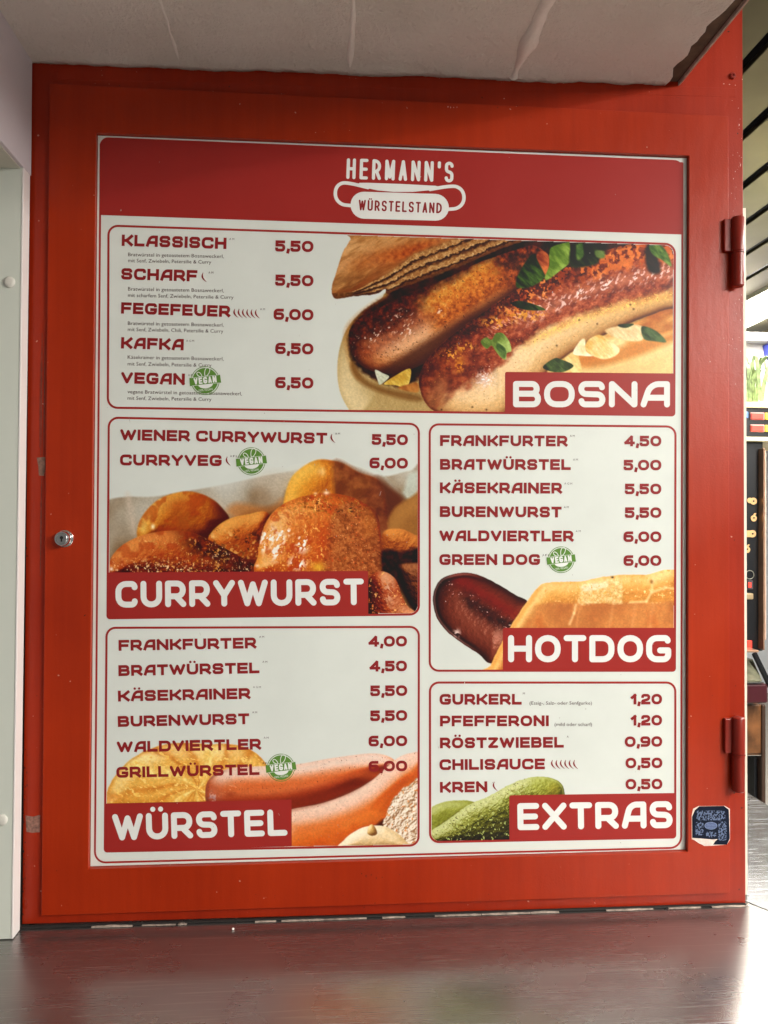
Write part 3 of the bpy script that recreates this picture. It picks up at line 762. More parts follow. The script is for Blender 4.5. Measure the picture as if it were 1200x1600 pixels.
def blur(a, s):
    if s <= 0: return a
    r = int(3*s)+1; k = np.exp(-np.arange(-r, r+1)**2/(2*s*s)); k /= k.sum()
    f = lambda v: np.convolve(np.pad(v, r, 'edge'), k, 'valid')
    return np.apply_along_axis(f, 1, np.apply_along_axis(f, 0, a))
def spl(pts, n=7):
    p = np.array(pts, float); m_ = len(p); out = []
    for i in range(m_):
        a, b, c, d_ = p[i-1], p[i], p[(i+1) % m_], p[(i+2) % m_]
        for t in np.linspace(0, 1, n, endpoint=False):
            out.append(0.5*((2*b)+(-a+c)*t+(2*a-5*b+4*c-d_)*t*t+(-a+3*b-3*c+d_)*t**3))
    return np.array(out)
def sdf(X, Y, poly):
    D = np.full(X.shape, 1e9); ins = np.zeros(X.shape, bool)
    for a, b in zip(poly, np.roll(poly, -1, 0)):
        ex, ey = b[0]-a[0], b[1]-a[1]; L = ex*ex+ey*ey
        if L < 1e-9: continue
        t = np.clip(((X-a[0])*ex+(Y-a[1])*ey)/L, 0, 1); D = np.minimum(D, (X-a[0]-t*ex)**2+(Y-a[1]-t*ey)**2)
        c = (a[1] > Y) != (b[1] > Y)
        if abs(ey) > 1e-9: ins ^= c & (X < ex*(Y-a[1])/ey+a[0])
    D = np.sqrt(D); return np.where(ins, -D, D)
def sst(a, b, x): t = np.clip((x-a)/(b-a), 0, 1); return t*t*(3-2*t)
class Pic:
    sat = 1.0; con = 1.18; dk = 0.035
    def __init__(s, x0, y0, x1, y1, step=0.8):
        nx = int((x1-x0)/step)+1; ny = int((y1-y0)/step)+1
        s.X, s.Y = np.meshgrid(np.linspace(x0, x1, nx), np.linspace(y0, y1, ny)); s.im = np.ones(s.X.shape+(3,))*PAPER_S; s.step = step
    def mask(s, pts, soft=1.0, smooth=True, wob=0.0, ws=6, seed=1, sd=False):
        poly = spl(pts) if smooth else np.array(pts, float)
        d_ = sdf(s.X, s.Y, poly)
        if wob: d_ = d_+(vnoise(s.X, s.Y, ws, seed, 3)-0.5)*2*wob
        m_ = np.clip(0.5-d_/(soft*1.4), 0, 1)
        return (m_, d_) if sd else m_
    def put(s, m_, c):
        c = np.asarray(c, float)
        if c.ndim == 1: c = c/255.0
        s.im = s.im*(1-m_[..., None])+c*m_[..., None]
    def mul(s, m_, k): s.im = s.im*(1-m_[..., None]*(1-np.array(k, float)))
    def N(s, sc, seed, **k): return vnoise(s.X, s.Y, sc, seed, **k)
    def pal(s, f, stops):
        xs_ = [a for a, _ in stops]; return np.stack([np.interp(f, xs_, [c[i]/255.0 for _, c in stops]) for i in range(3)], -1)
    def lump(s, pts, R_, stops, light=(-0.5, -0.7, 0.6), bumps=0.25, bs=5, seed=1, soft=1.0, wob=0.0, ang=0, stretch=1, gain=1.0, smooth=True):
        """a rounded thing seen in the picture: height from its outline, lit, coloured through a palette"""
        m_, d_ = s.mask(pts, soft, smooth, wob, 6, seed, True)
        t = np.clip(-d_/R_, 0, 1); h = np.sqrt(np.clip(1-(1-t)**2, 0, 1))*R_
        h = blur(h, 2/s.step)
        h = h+bumps*bs*(s.N(bs, seed+9, oct=4, ang=ang, stretch=stretch)-0.5)
        gy, gx = np.gradient(h, s.step); nrm = np.sqrt(gx*gx+gy*gy+1); l = np.array(light, float); l /= np.linalg.norm(l)
        sh = (-gx*l[0]-gy*l[1]+l[2])/nrm
        f = np.clip(sh*gain+0.0, 0, 1)
        s.put(m_, s.pal(f, stops)); return m_, d_, f
    def specks(s, m_, dens, cols, size, seed, stretch=1.0, ang=0.0, soft=0.12):
        n = s.N(size, seed, oct=2, ang=ang, stretch=stretch, pers=0.6); th = np.quantile(n, 1-dens); k = sst(th, th+soft, n)*m_
        n2 = s.N(size*2.3, seed+3, oct=1)
        c = s.pal(n2, [(i/(len(cols)-1)*0.6+0.2, c) for i, c in enumerate(cols)]) if len(cols) > 1 else np.array(cols[0])/255.0
        s.put(k, np.broadcast_to(c, s.im.shape)); return k
    def build(s, clip, parent):
        ny, nx = s.X.shape; poly = np.array(clip); d_ = sdf(s.X, s.Y, poly)
        ys = YP-0.00006
        W3 = at_y(s.X.ravel(), s.Y.ravel(), 0.0); d2 = W3-CAM; t = (ys-CAM[1])/d2[:, 1]; W3 = CAM+d2*t[:, None]
        idx = np.arange(nx*ny).reshape(ny, nx)
        q = np.stack([idx[:-1, :-1], idx[1:, :-1], idx[1:, 1:], idx[:-1, 1:]], -1).reshape(-1, 4)
        keep = (d_.ravel()[q] < 0).all(1) & (np.abs(s.im-PAPER_S).max(-1).ravel()[q] > 0.004).any(1)
        q = q[keep]; used = np.unique(q); mp = np.zeros(nx*ny, int); mp[used] = np.arange(len(used)); q = mp[q]
        gr = 1+((vnoise(s.X, s.Y, 2.0, 77, 2)-.5)*.14+(vnoise(s.X, s.Y, 8, 78, 3)-.5)*.05)
        c = s.im.reshape(-1, 3)[used]; same = np.abs(c-PAPER_S).max(-1, keepdims=True); lum = c.mean(-1, keepdims=True)
        c2 = lum+(c-lum)*s.sat; c2 = (0.46+(c2-0.46)*s.con-s.dk)*gr.reshape(-1, 1)[used]; c = c+(c2-c)*np.clip(same*6, 0, 1)
        c = np.clip(c, 0.015, 1)*255
        L = lin(c)*1.0
        L = np.clip(L*PICK, 0, 1)
        # where the picture runs out it is the sheet's own colour
        m_ = np.abs(s.im-PAPER_S).max(-1).ravel()[used] < 0.004; L[m_] = PAPER
        return mesh_obj('food_picture', W3[used], q, M_pic, parent, col=L)
PAPER_D = np.array([216, 220, 210])/255.0
PICK = np.array(PAPER)/lin(PAPER_D*255)     # how the sheet photographs -> pigment
PAPER_S = PAPER_D

# ===== BOSNA
sec = section('bosna', [(169.5, 352.5), (1054.5, 381.5), (1053.5, 649), (168.5, 637)], [15, 15, 4, 15], None)
def bosna_pic():
    p = Pic(516, 366, 1054, 650); p.dk = 0.045; p.sat = 0.97; p.con = 1.24; X, Y = p.X, p.Y
    # lower half of the roll
    m_, d_, f = p.lump([(560, 660), (545, 640), (532, 615), (527, 585), (529, 552), (538, 522), (552, 500), (572, 482), (596, 466), (610, 452), (700, 400), (850, 350), (1080, 350), (1080, 670), (700, 670)], 60,
        [(0, (80, 52, 28)), (.45, (142, 114, 68)), (.7, (178, 152, 102)), (1, (214, 194, 150))], (-0.7, 0.3, 0.6), 0.10, 5, 3, 1.3)
    gold = p.mask([(540, 520), (560, 492), (600, 464), (620, 455), (620, 480), (570, 510), (552, 560), (560, 590), (548, 570)], 9); p.put(gold*0.8, (168, 112, 52))
    dk = p.mask([(600, 466), (618, 450), (680, 430), (740, 405), (800, 378), (860, 370), (1060, 366), (1060, 420), (840, 440), (740, 520), (690, 560), (640, 600), (610, 602), (580, 590), (560, 575), (545, 545), (555, 500)], 5, wob=3, seed=4)
    p.put(dk, p.pal(p.N(14, 5), [(.3, (26, 10, 8)), (.7, (84, 34, 20))]))
    inn = p.mask([(552, 565), (570, 590), (600, 606), (650, 616), (660, 625), (640, 626), (590, 612), (560, 596), (548, 575)], 5); p.put(inn*0.75, (122, 82, 38))
    # right under the sausage: soft bread, onions
    br = p.mask([(700, 660), (720, 640), (800, 600), (900, 540), (1000, 500), (1070, 470), (1070, 660)], 3)
    p.put(br, p.pal(p.N(26, 8, ang=-0.35, stretch=2.5), [(.25, (180, 108, 50)), (.5, (216, 160, 92)), (.75, (236, 210, 150))]))
    p.put(p.mask([(880, 580), (950, 560), (1054, 545), (1054, 590), (880, 590)], 10)*0.85, (228, 200, 140))
    p.put(p.mask([(900, 560), (960, 545), (1054, 520), (1054, 532), (985, 560), (920, 575)], 7)*0.7, (196, 116, 48))
    p.put(p.mask([(770, 650), (775, 628), (792, 610), (792, 652)], 3), (224, 206, 150))
    # upper half of the roll
    top = [(560, 352), (548, 374), (536, 394), (527, 420), (519, 448), (519, 460), (527, 467), (545, 464), (570, 461), (588, 459), (602, 452), (606, 458), (640, 444), (700, 422), (750, 402), (800, 382), (850, 366), (850, 340)]
    m_, d_, f = p.lump(top, 34, [(0, (92, 50, 26)), (.4, (142, 88, 48)), (.7, (182, 126, 76)), (1, (220, 180, 132))], (-0.55, -0.6, 0.6), 0.22, 3.5, 12, 1.2, 1.2)
    # distance above the cut edge of the upper half, and its toothed layers that spread from the tip
    yb = np.interp(X, [519, 560, 606, 640, 700, 750, 800, 850], [466, 463, 457, 444, 422, 402, 382, 364]); v = (yb-Y)*.93
    sp_ = np.clip((X-528)*.105, 2.2, 12.5)
    crust = sst(3.1, 3.9, v/sp_+.6*(p.N(20, 3)-.5))*m_
    p.put((1-crust)*m_*.8, p.pal(p.N(6, 3, pers=.7), [(.3, (104, 64, 34)), (.7, (160, 112, 66))]))
    p.put(crust*0.75, p.pal(p.N(4, 4, ang=-0.5, stretch=4)*.5+p.N(50, 5, ang=-.3, stretch=2)*.5, [(.35, (134, 88, 48)), (.5, (172, 122, 72)), (.65, (204, 158, 106))]))
    hot = np.exp(-(((X-650)/85)**2+((Y-392-(X-650)*-.22)/15)**2))*crust; p.put(np.clip(hot*0.95, 0, .9), p.pal(p.N(6, 6), [(.3, (142, 60, 22)), (.7, (196, 104, 44))]))
    hot = np.exp(-(((X-562)/42)**2+((v/sp_-4.2)/1.3)**2))*m_; p.put(np.clip(hot*0.7, 0, .8), (142, 76, 36))
    for k in range(3):
        e_ = (0.55+k*1.05)*sp_+(p.N(4.5, 20+k, oct=2)-.5)*5.5*np.clip(sp_/10, .3, 1)
        sh = sst(-4.5, -1.5, v-e_)*(1-sst(-.8, 1, v-e_))*m_*sst(536, 560, X); p.put(sh*0.85, (56, 28, 16))
        band = sst(-0.5, 1.5, v-e_)*(1-sst(.45*sp_, .75*sp_, v-e_))*m_*sst(536, 560, X)
        p.put(band*0.9, p.pal(p.N(3.5, 30+k, pers=.7)+.12*(v-e_ < 2.2), [(.3, (156, 108, 62)), (.7, (206, 168, 114)), (.9, (232, 204, 156))]))
    p.put(np.exp(-((d_+1)/2)**2)*m_*.5*(v < 8), (96, 50, 26))
    # left sausage
    A = [(545, 532), (547, 515), (557, 502), (580, 488), (615, 470), (660, 450), (700, 434), (745, 412), (790, 396), (835, 384), (852, 410), (800, 462), (762, 490), (722, 512), (695, 540), (664, 566), (632, 580), (602, 583), (575, 577), (555, 560)]
    m_, d_, f = p.lump(A, 46, [(0, (36, 12, 8)), (.32, (104, 52, 30)), (.6, (158, 92, 54)), (.82, (196, 134, 86)), (1, (224, 176, 134))], (0.1, 0.0, 0.8), 0.35, 4, 22, 1.0, 0.8)
    ax = np.array([240, -148.0]); ax /= np.linalg.norm(ax); u = (X-590)*ax[0]+(Y-538)*ax[1]; vv = (X-590)*ax[1]*-1+(Y-538)*ax[0]   # vv: across, downwards positive
    nz = p.N(12, 23, ang=-0.55, stretch=1.8); cur = sst(70, 110, u+20*(nz-.5))*(1-sst(215, 260, u))
    char = (1-sst(-20, 2, vv+26*(nz-.5)))*m_; p.put(char*0.85, p.pal(p.N(5, 24), [(.3, (34, 10, 8)), (.62, (84, 28, 18)), (.8, (128, 54, 30))]))
    red = np.exp(-((vv-0)/15)**2)*(1-sst(90, 130, u))*sst(-40, -20, u)*m_; p.put(red*0.6, p.pal(p.N(5, 25), [(.3, (92, 30, 18)), (.7, (160, 74, 42))]))
    p.put(cur*sst(-34, -16, vv+16*(nz-.5))*(1-sst(22, 40, vv))*m_*0.92, p.pal(p.N(5, 26, pers=.7)*.6+0.4*np.clip((30-vv)/60, 0, 1), [(.25, (140, 66, 24)), (.45, (198, 112, 42)), (.62, (216, 150, 66)), (.8, (226, 184, 110))]))
    p.put(sst(200, 240, u)*m_*0.8, p.pal(p.N(7, 27), [(.3, (44, 16, 10)), (.6, (140, 62, 28)), (.8, (190, 96, 46))]))
    lowr = sst(26, 44, vv)*m_; p.put(lowr*0.72, (62, 30, 18))
    k = p.specks(m_*(1-sst(60, 100, u))*np.exp(-((vv+16)/14)**2), 0.16, [(236, 214, 196)], 2.2, 40, 2.2, -0.7, .2)
    k = p.specks(m_*np.exp(-(((u-48)/22)**2+((vv-4)/14)**2)), 0.30, [(240, 206, 170), (255, 240, 226)], 2.4, 41, 2.5, -0.9, .2)
    k = p.specks(m_*np.exp(-(((u-112)/10)**2+((vv-6)/8)**2)), 0.4, [(240, 226, 206)], 2.4, 43, 2, -.9, .2)
    p.specks(m_, 0.06, [(90, 48, 28)], 2.5, 42)
    # right sausage
    B = [(655, 602), (657, 584), (668, 562), (696, 532), (738, 500), (790, 464), (842, 434), (900, 408), (960, 388), (1010, 376), (1080, 362), (1080, 470), (1040, 484), (992, 502), (940, 526), (900, 548), (866, 572), (840, 600), (800, 640), (770, 655), (720, 655), (682, 644), (664, 628)]
    m_, d_, f = p.lump(B, 52, [(0, (70, 36, 20)), (.35, (140, 90, 50)), (.6, (190, 144, 92)), (.85, (222, 184, 130)), (1, (240, 210, 164))], (-0.05, 0.05, 0.85), 0.22, 4, 52, 1.0, 0.6)
    # distance below the upper outline, measured across the sausage
    tx = [640, 668, 696, 738, 790, 842, 900, 960, 1010, 1080]; ty = [600, 562, 532, 500, 464, 434, 408, 388, 376, 362]
    dv = (Y-np.interp(X, tx, ty))*0.86
    nz = p.N(13, 53, ang=-0.5, stretch=1.5); e_ = dv+16*(nz-.5)*1.6
    endm = sst(668, 740, X+(Y-560)*0.2)
    e2_ = e_-13*np.exp(-((X-752)/48)**2); brown = (1-sst(66, 84, e2_))*m_; p.put(brown*0.92, p.pal(p.N(7, 54, ang=-.5, stretch=1.4, pers=.7), [(.25, (84, 24, 16)), (.5, (140, 56, 34)), (.72, (184, 94, 62)), (.9, (206, 124, 84))]))
    char = (1-sst(12, 30, e_))*m_*(1-sst(880, 960, X)*0.6); p.put(char*0.8, p.pal(p.N(5, 55, pers=.75), [(.3, (38, 12, 10)), (.58, (86, 30, 20)), (.8, (150, 70, 38))]))
    powd = (1-sst(26, 40, e_))*sst(745, 800, X)*m_; p.specks(powd, 0.42, [(150, 66, 28), (206, 110, 54), (222, 140, 76)], 5, 56, soft=.09)
    powd = (1-sst(30, 50, e_))*sst(900, 940, X)*m_; p.specks(powd, 0.5, [(186, 88, 40), (222, 132, 70)], 6, 57, soft=.1)
    gl = np.exp(-((dv-46)/11)**2)*sst(790, 850, X)*m_; p.put(np.clip(gl*0.5, 0, .6), (202, 140, 118)); p.specks(gl, 0.34, [(230, 186, 170), (250, 226, 216)], 3.2, 58, 2.2, -.9, .15)
    gl = np.exp(-((dv-36)/13)**2)*sst(740, 790, X)*(1-sst(860, 890, X))*m_; p.specks(gl, 0.25, [(210, 140, 116), (240, 200, 184)], 3.0, 59, 2.4, .5, .15)
    yl = np.exp(-((dv-80)/7)**2)*sst(800, 850, X)*m_; p.put(np.clip(yl*.55, 0, .6), (226, 176, 92)); p.specks(yl, .2, [(240, 210, 120)], 2.4, 61, soft=.1)
    # blunt end
    en = np.exp(-(((X-700)/60)**2+((Y-575)/30)**2))*m_; p.put(np.clip(en*.75, 0, .8), p.pal(p.N(9, 62), [(.3, (82, 30, 18)), (.55, (150, 70, 34)), (.8, (190, 116, 66))]))
    en = np.exp(-(((X-690)/14)**2+((Y-606)/20)**2))*m_; p.put(np.clip(en*.5, 0, .6), (168, 122, 84))
    en = np.exp(-(((X-676)/20)**2+((Y-628)/22)**2))*m_; p.put(np.clip(en*.6, 0, .6), (150, 106, 66))
    hl = np.exp(-(((X-757)/9)**2+((Y-593)/8)**2))*m_; p.put(np.clip(hl*.9, 0, .85), (226, 196, 182)); p.specks(np.exp(-(((X-757)/13)**2+((Y-593)/12)**2))*m_, .4, [(255, 246, 240)], 2.4, 63, soft=.1)
    hl = np.exp(-(((X-766)/9)**2+((Y-573)/4)**2))*m_; p.specks(hl, .5, [(240, 210, 190)], 2.6, 64, soft=.1)
    for (cx_, cy_, rx, ry, sd) in ((705, 555, 15, 8, 65), (727, 543, 13, 8, 66), (718, 572, 7, 9, 67), (820, 492, 30, 9, 68), (776, 504, 22, 8, 69)):
        p.specks(np.clip(1.5*np.exp(-(((X-cx_)/rx)**2+((Y-cy_)/ry)**2)), 0, 1)*m_, .42, [(206, 130, 44), (228, 168, 82)], 4, sd, soft=.06)
    for (cx_, cy_) in ((933, 506), (985, 476), (990, 483), (690, 640), (760, 640), (870, 540), (738, 636), (905, 500)): p.put(np.exp(-(((X-cx_)**2+(Y-cy_)**2)/2.2))*.8, (70, 40, 20))
    p.specks(m_, 0.03, [(180, 120, 60)], 2.2, 71)
    rim = np.exp(-((d_+1.5)/2.2)**2)*m_; p.mul(rim*0.5, (.55, .45, .38))
    # onions and leaves
    def leaf(pts, c0_, c1_, sd=1, soft=1.0, sm=True):
        mm = p.mask(pts, soft, sm); q = np.array(pts, float).mean(0); f_ = p.N(6, sd, ang=.8, stretch=3)+((X-q[0])+(Y-q[1]))*0.006
        p.put(mm, p.pal(f_, [(.25, c0_), (.75, c1_)])); return mm
    leaf([(806, 447), (812, 424), (833, 397), (846, 412), (853, 430), (838, 444), (820, 450)], (26, 44, 14), (92, 122, 52), 2, 1.6)
    leaf([(838, 400), (848, 392), (858, 402), (855, 432), (846, 418)], (130, 54, 30), (206, 120, 70), 4, 1.4)
    leaf([(858, 398), (862, 386), (884, 379), (890, 380), (891, 408), (874, 424), (856, 437), (851, 434), (858, 415)], (92, 120, 40), (150, 176, 84), 3, 1.3)
    leaf([(893, 384), (905, 379), (930, 381), (937, 398), (932, 412), (905, 418), (890, 414)], (14, 20, 10), (56, 70, 30), 5, 3)
    leaf([(900, 385), (910, 380), (912, 400), (902, 405)], (60, 90, 40), (110, 136, 70), 5, 2.5)
    leaf([(930, 392), (944, 392), (944, 403), (932, 402)], (90, 110, 56), (120, 140, 80), 6, 2.5)
    leaf([(1008, 390), (1020, 382), (1032, 420), (1024, 428), (1012, 420)], (24, 16, 12), (56, 40, 26), 7, 4)
    leaf([(1014, 384), (1030, 382), (1042, 394), (1049, 416), (1034, 406), (1020, 398)], (64, 96, 34), (146, 172, 92), 8, 1.6)
    leaf([(798, 474), (812, 470), (836, 476), (852, 484), (830, 485), (812, 482)], (20, 34, 14), (74, 96, 44), 9, 1)
    leaf([(751, 534), (760, 527), (768, 531), (775, 521), (786, 521), (796, 534), (799, 548), (792, 552), (790, 562), (782, 558), (774, 548), (768, 540), (760, 545)], (96, 118, 50), (176, 196, 116), 10, .9)
    leaf([(776, 536), (790, 545), (789, 560), (779, 553)], (70, 96, 50), (140, 164, 92), 11, 1.5)
    leaf([(858, 575), (880, 560), (897, 549), (905, 560), (905, 585), (860, 585)], (216, 170, 96), (240, 216, 150), 12, 2)
    leaf([(895, 552), (906, 533), (914, 530), (916, 548), (926, 556), (910, 556)], (228, 206, 150), (252, 240, 206), 13, 1.2)
    leaf([(916, 535), (934, 523), (950, 530), (968, 545), (960, 557), (940, 561), (918, 550)], (222, 176, 96), (248, 230, 178), 14, 1.5)
    leaf([(945, 516), (975, 508), (1002, 509), (1008, 524), (998, 533), (965, 529)], (216, 178, 124), (240, 218, 172), 15, 2)
    leaf([(1003, 510), (1025, 517), (1041, 534), (1022, 533), (1006, 529)], (46, 66, 34), (96, 118, 74), 16, 1.4)
    leaf([(967, 507), (990, 506), (980, 512), (969, 511)], (30, 46, 24), (60, 80, 44), 17, 1.2)
    leaf([(848, 574), (866, 560), (878, 562), (896, 571), (884, 580), (868, 582)], (34, 48, 22), (92, 112, 60), 18, 1)
    leaf([(586, 578), (598, 583), (608, 589), (594, 601), (590, 594)], (176, 178, 150), (222, 224, 204), 19, .9)
    leaf([(600, 600), (616, 588), (640, 576), (641, 592), (634, 606), (618, 602)], (190, 150, 60), (232, 212, 120), 20, 1)
    leaf([(622, 606), (640, 600), (652, 598), (654, 612), (640, 612)], (150, 90, 40), (190, 130, 66), 20, 2)
    return p.build(rrect([(500, 365.5), (1052.5, 383.2), (1051.8, 649), (500, 641.8)], [0, 13, 3, 0]), sec)
bosna_pic()
plate(sec, [(789.2, 581), (1053.2, 583.5), (1053.4, 649.5), (789, 646.5)], [3, 1, 5, 1], 'BOSNA', 801.6, 636.3, 1046.8, 636.6, 41, .225, .12)
items(sec, [('KLASSISCH', (190, 384.2, 353.6, 389.2), '5,50', (429.8, 392.9, 489.6, 394)), ('SCHARF', (189, 436.6, 308, 440), '5,50', (429.8, 446.4, 489.6, 447.5)),
 ('FEGEFEUER', (189, 490, 359.6, 495.5), '6,00', (427.3, 499.5, 489.6, 500.9)), ('KAFKA', (189, 544.5, 286.8, 547.5), '6,50', (430, 553, 489.6, 554)), ('VEGAN', (189, 599, 288.6, 601.5), '6,50', (430, 606.5, 489.6, 607.3))], 17.8)
bw = 'Bratwürstel in getoastetem Bosnaweckerl,'; ms = 'mit Senf, Zwiebeln, Petersilie & Curry'
smalls(sec, [(bw, 200.2, 400.2, 349.7, 403.2), (ms, 200.2, 409.6, 330, 412.2), (bw, 200, 454, 349.7, 456.8), ('mit scharfem Senf, Zwiebeln, Petersilie & Curry', 200, 463.9, 364.8, 467.2),
 (bw, 199.8, 507.7, 349.5, 510.4), ('mit Senf, Zwiebeln, Chili, Petersilie & Curry', 199.8, 517.2, 348.8, 520.2), ('Käsekrainer in getoastetem Bosnaweckerl,', 199.5, 560.6, 349.5, 563.4), (ms, 199.5, 571, 330.4, 573.4),
 ('vegane ' + bw, 199.3, 614.6, 378, 617.8), (ms, 199.3, 624.6, 330.4, 626.6)], 5.9)
marks(sec, [('AM', 358.3, 373.4), ('AM', 325.8, 425.8), ('AM', 406.4, 483), ('AGM', 291, 532.4), ('AFLM', 293.8, 586)])
chilis(sec, [316.5], 426, 440.5); chilis(sec, [366.3+i*6.7 for i in range(6)], 482.5, 496.5, 0.2)
stamp(320.6, 594.8, 22.3, sec)

# ===== CURRYWURST
sec = section('currywurst', [(170, 652.5), (654.5, 662.5), (654.5, 960), (168, 966)], [15, 14, 14, 4], None)
def curry_pic():
    p = Pic(171, 700, 655, 964); p.sat = 0.96; p.dk = 0.065; p.con = 1.22; X, Y = p.X, p.Y
    # paper tray behind
    tr = p.mask([(150, 786), (171, 780), (200, 776), (240, 776), (290, 768), (350, 757), (410, 744), (455, 736), (520, 722), (560, 730), (600, 744), (640, 736), (662, 742), (662, 980), (150, 980)], 2.5)
    f_ = p.N(60, 3, oct=2)+np.clip((Y-760)/260, 0, 1)
    p.put(tr, p.pal(f_, [(.3, (204, 202, 190)), (.6, (178, 166, 146)), (.8, (146, 122, 94)), (1.1, (110, 82, 54))]))
    p.put(p.mask([(196, 776), (204, 776), (214, 830), (205, 830)], 7)*.5, (214, 196, 176)); p.put(p.mask([(300, 770), (340, 780), (380, 810), (330, 800)], 9)*.35, (210, 196, 176))
    p.put(p.mask([(400, 748), (450, 740), (450, 800), (410, 830)], 10)*.35, (206, 190, 168))
    dk = p.mask([(330, 850), (380, 808), (440, 790), (452, 770), (480, 800), (460, 850), (420, 880), (350, 890)], 12); p.put(dk*.85, (70, 36, 20))
    p.put(p.mask([(355, 800), (370, 786), (420, 792), (440, 780), (430, 800), (380, 812)], 8)*.6, (206, 130, 66))
    p.put(p.mask([(590, 735), (625, 770), (640, 740), (662, 742), (662, 775), (640, 782), (615, 760)], 5)*.8, (196, 204, 190))
    p.put(p.mask([(585, 750), (610, 760), (632, 785), (612, 830), (592, 830)], 9)*.9, (104, 52, 30))
    # far right blurred piece
    m_, d_, f = p.lump([(600, 850), (612, 800), (640, 778), (680, 760), (680, 860)], 30, [(0, (80, 46, 20)), (.5, (138, 92, 44)), (1, (176, 126, 70))], (-.4, -.5, .8), .05, 9, 5, 4)
    # back piece upper right
    m_, d_, f = p.lump([(442, 790), (452, 752), (468, 733), (490, 720), (510, 718), (535, 724), (560, 738), (590, 750), (602, 780), (604, 815), (590, 830), (470, 830), (445, 815)], 36,
        [(0, (104, 40, 14)), (.4, (168, 84, 30)), (.7, (214, 138, 50)), (1, (242, 196, 98))], (-.65, -.5, .6), .18, 11, 6, 2.2)
    p.put(p.mask([(522, 720), (560, 736), (592, 752), (604, 800), (600, 840), (540, 830), (524, 780)], 6)*.8, p.pal(p.N(14, 7), [(.3, (110, 58, 34)), (.7, (156, 96, 60))]))
    p.put(np.exp(-(((X-503)/6)**2+((Y-737)/7)**2))*.6, (250, 220, 160)); p.put(np.exp(-(((X-470)/20)**2+((Y-765)/20)**2))*.4, (226, 160, 60))
    # back left piece
    m_, d_, f = p.lump([(214, 836), (218, 815), (232, 794), (252, 778), (280, 769), (305, 769), (332, 780), (348, 795), (358, 812), (345, 830), (320, 850), (225, 850)], 34,
        [(0, (100, 36, 12)), (.4, (166, 84, 30)), (.7, (206, 130, 52)), (1, (236, 188, 96))], (-.6, -.6, .5), .18, 10, 8, 2.0)
    p.put(sst(.5, .68, p.N(17, 81, oct=3))*m_*.55, (176, 70, 28)); p.put(sst(318, 356, X+(Y-810)*.5)*m_*.75, (92, 38, 18))
    p.put(np.exp(-(((X-280)/24)**2+((Y-790)/14)**2))*.55*m_, (184, 84, 36)); p.put(np.exp(-(((X-286)/12)**2+((Y-815)/18)**2))*.5*m_, (176, 112, 46))
    p.put(np.exp(-(((X-239)/3)**2+((Y-823)/4)**2))*.9, (246, 236, 200)); p.put(np.exp(-(((X-224)/5)**2+((Y-824)/9)**2))*.7*m_, (236, 210, 120))
    p.put(np.exp(-(((X-325)/25)**2+((Y-838)/10)**2))*.6*m_, (86, 36, 20))
    # mid piece
    m_, d_, f = p.lump([(325, 850), (332, 830), (355, 812), (385, 804), (420, 803), (425, 860), (415, 900), (340, 890)], 34, [(0, (90, 28, 12)), (.45, (160, 74, 30)), (.75, (206, 118, 54)), (1, (230, 168, 90))], (-.4, -.7, .5), .3, 5, 9, 1.2)
    p.specks(m_*sst(822, 838, Y)*(1-sst(395, 420, X)*.4), .45, [(92, 44, 20), (206, 140, 74), (232, 180, 110)], 4, 10, soft=.12)
    p.put(m_*sst(860, 895, Y)*.7, (70, 28, 16))
    # front left piece
    m_, d_, f = p.lump([(168, 905), (170, 880), (182, 860), (204, 844), (235, 833), (270, 829), (300, 832), (325, 843), (345, 853), (372, 868), (400, 884), (412, 900), (300, 920)], 44,
        [(0, (66, 22, 12)), (.4, (140, 58, 26)), (.7, (190, 96, 46)), (1, (226, 150, 84))], (-.45, -.7, .55), .35, 4, 11, 1.0)
    dkm = np.clip(sst(262, 320, X+(850-Y)*.3)*(1-sst(900, 950, Y))*np.exp(-((Y-(838+(X-270)*.34))/22)**2), 0, 1)*m_; p.put(dkm*.85, p.pal(p.N(4, 12), [(.3, (40, 16, 12)), (.7, (100, 46, 24))]))
    p.specks(m_*sst(190, 240, X)*sst(834, 846, Y), .26, [(176, 96, 40), (206, 138, 66), (236, 190, 124)], 2.8, 13, soft=.16)
    p.specks(m_*sst(862, 892, Y)*(1-sst(280, 320, X)), .2, [(250, 220, 170)], 2.8, 14, soft=.1)
    p.put(m_*sst(330, 380, X)*.5, (52, 24, 16)); p.specks(m_*sst(300, 340, X), .1, [(226, 190, 150)], 2.2, 15)
    p.put(sst(.5, .7, p.N(14, 82, oct=3))*m_*.4, (168, 58, 26))
    # front centre piece
    C = [(404, 900), (403, 868), (408, 838), (418, 812), (436, 792), (462, 779), (492, 772), (520, 771), (550, 777), (578, 792), (590, 806), (594, 830), (598, 860), (597, 905), (500, 930)]
    m_, d_, f = p.lump(C, 50, [(0, (104, 38, 14)), (.35, (168, 80, 32)), (.65, (202, 108, 46)), (.85, (224, 140, 72)), (1, (240, 186, 120))], (-.6, -.35, .7), .30, 4, 21, 1.0)
    p.put(sst(.5, .7, p.N(13, 83, oct=3))*m_*.5, (186, 66, 26))
    cut = p.mask([(522, 800), (545, 784), (576, 796), (588, 812), (594, 850), (596, 900), (510, 905), (506, 870), (512, 830)], 5)*m_
    p.put(cut*.85, p.pal(p.N(4, 22, pers=.7), [(.25, (122, 66, 34)), (.5, (168, 98, 54)), (.75, (200, 136, 84))])); p.specks(cut, .10, [(216, 96, 44), (236, 176, 120)], 2.6, 23)
    p.put(np.exp(-(((X-576)/12)**2+((Y-820)/22)**2))*.6*m_, (198, 124, 60))
    p.put(np.exp(-(((X-505)/13)**2+((Y-850)/40)**2))*.45*m_, (186, 62, 26))
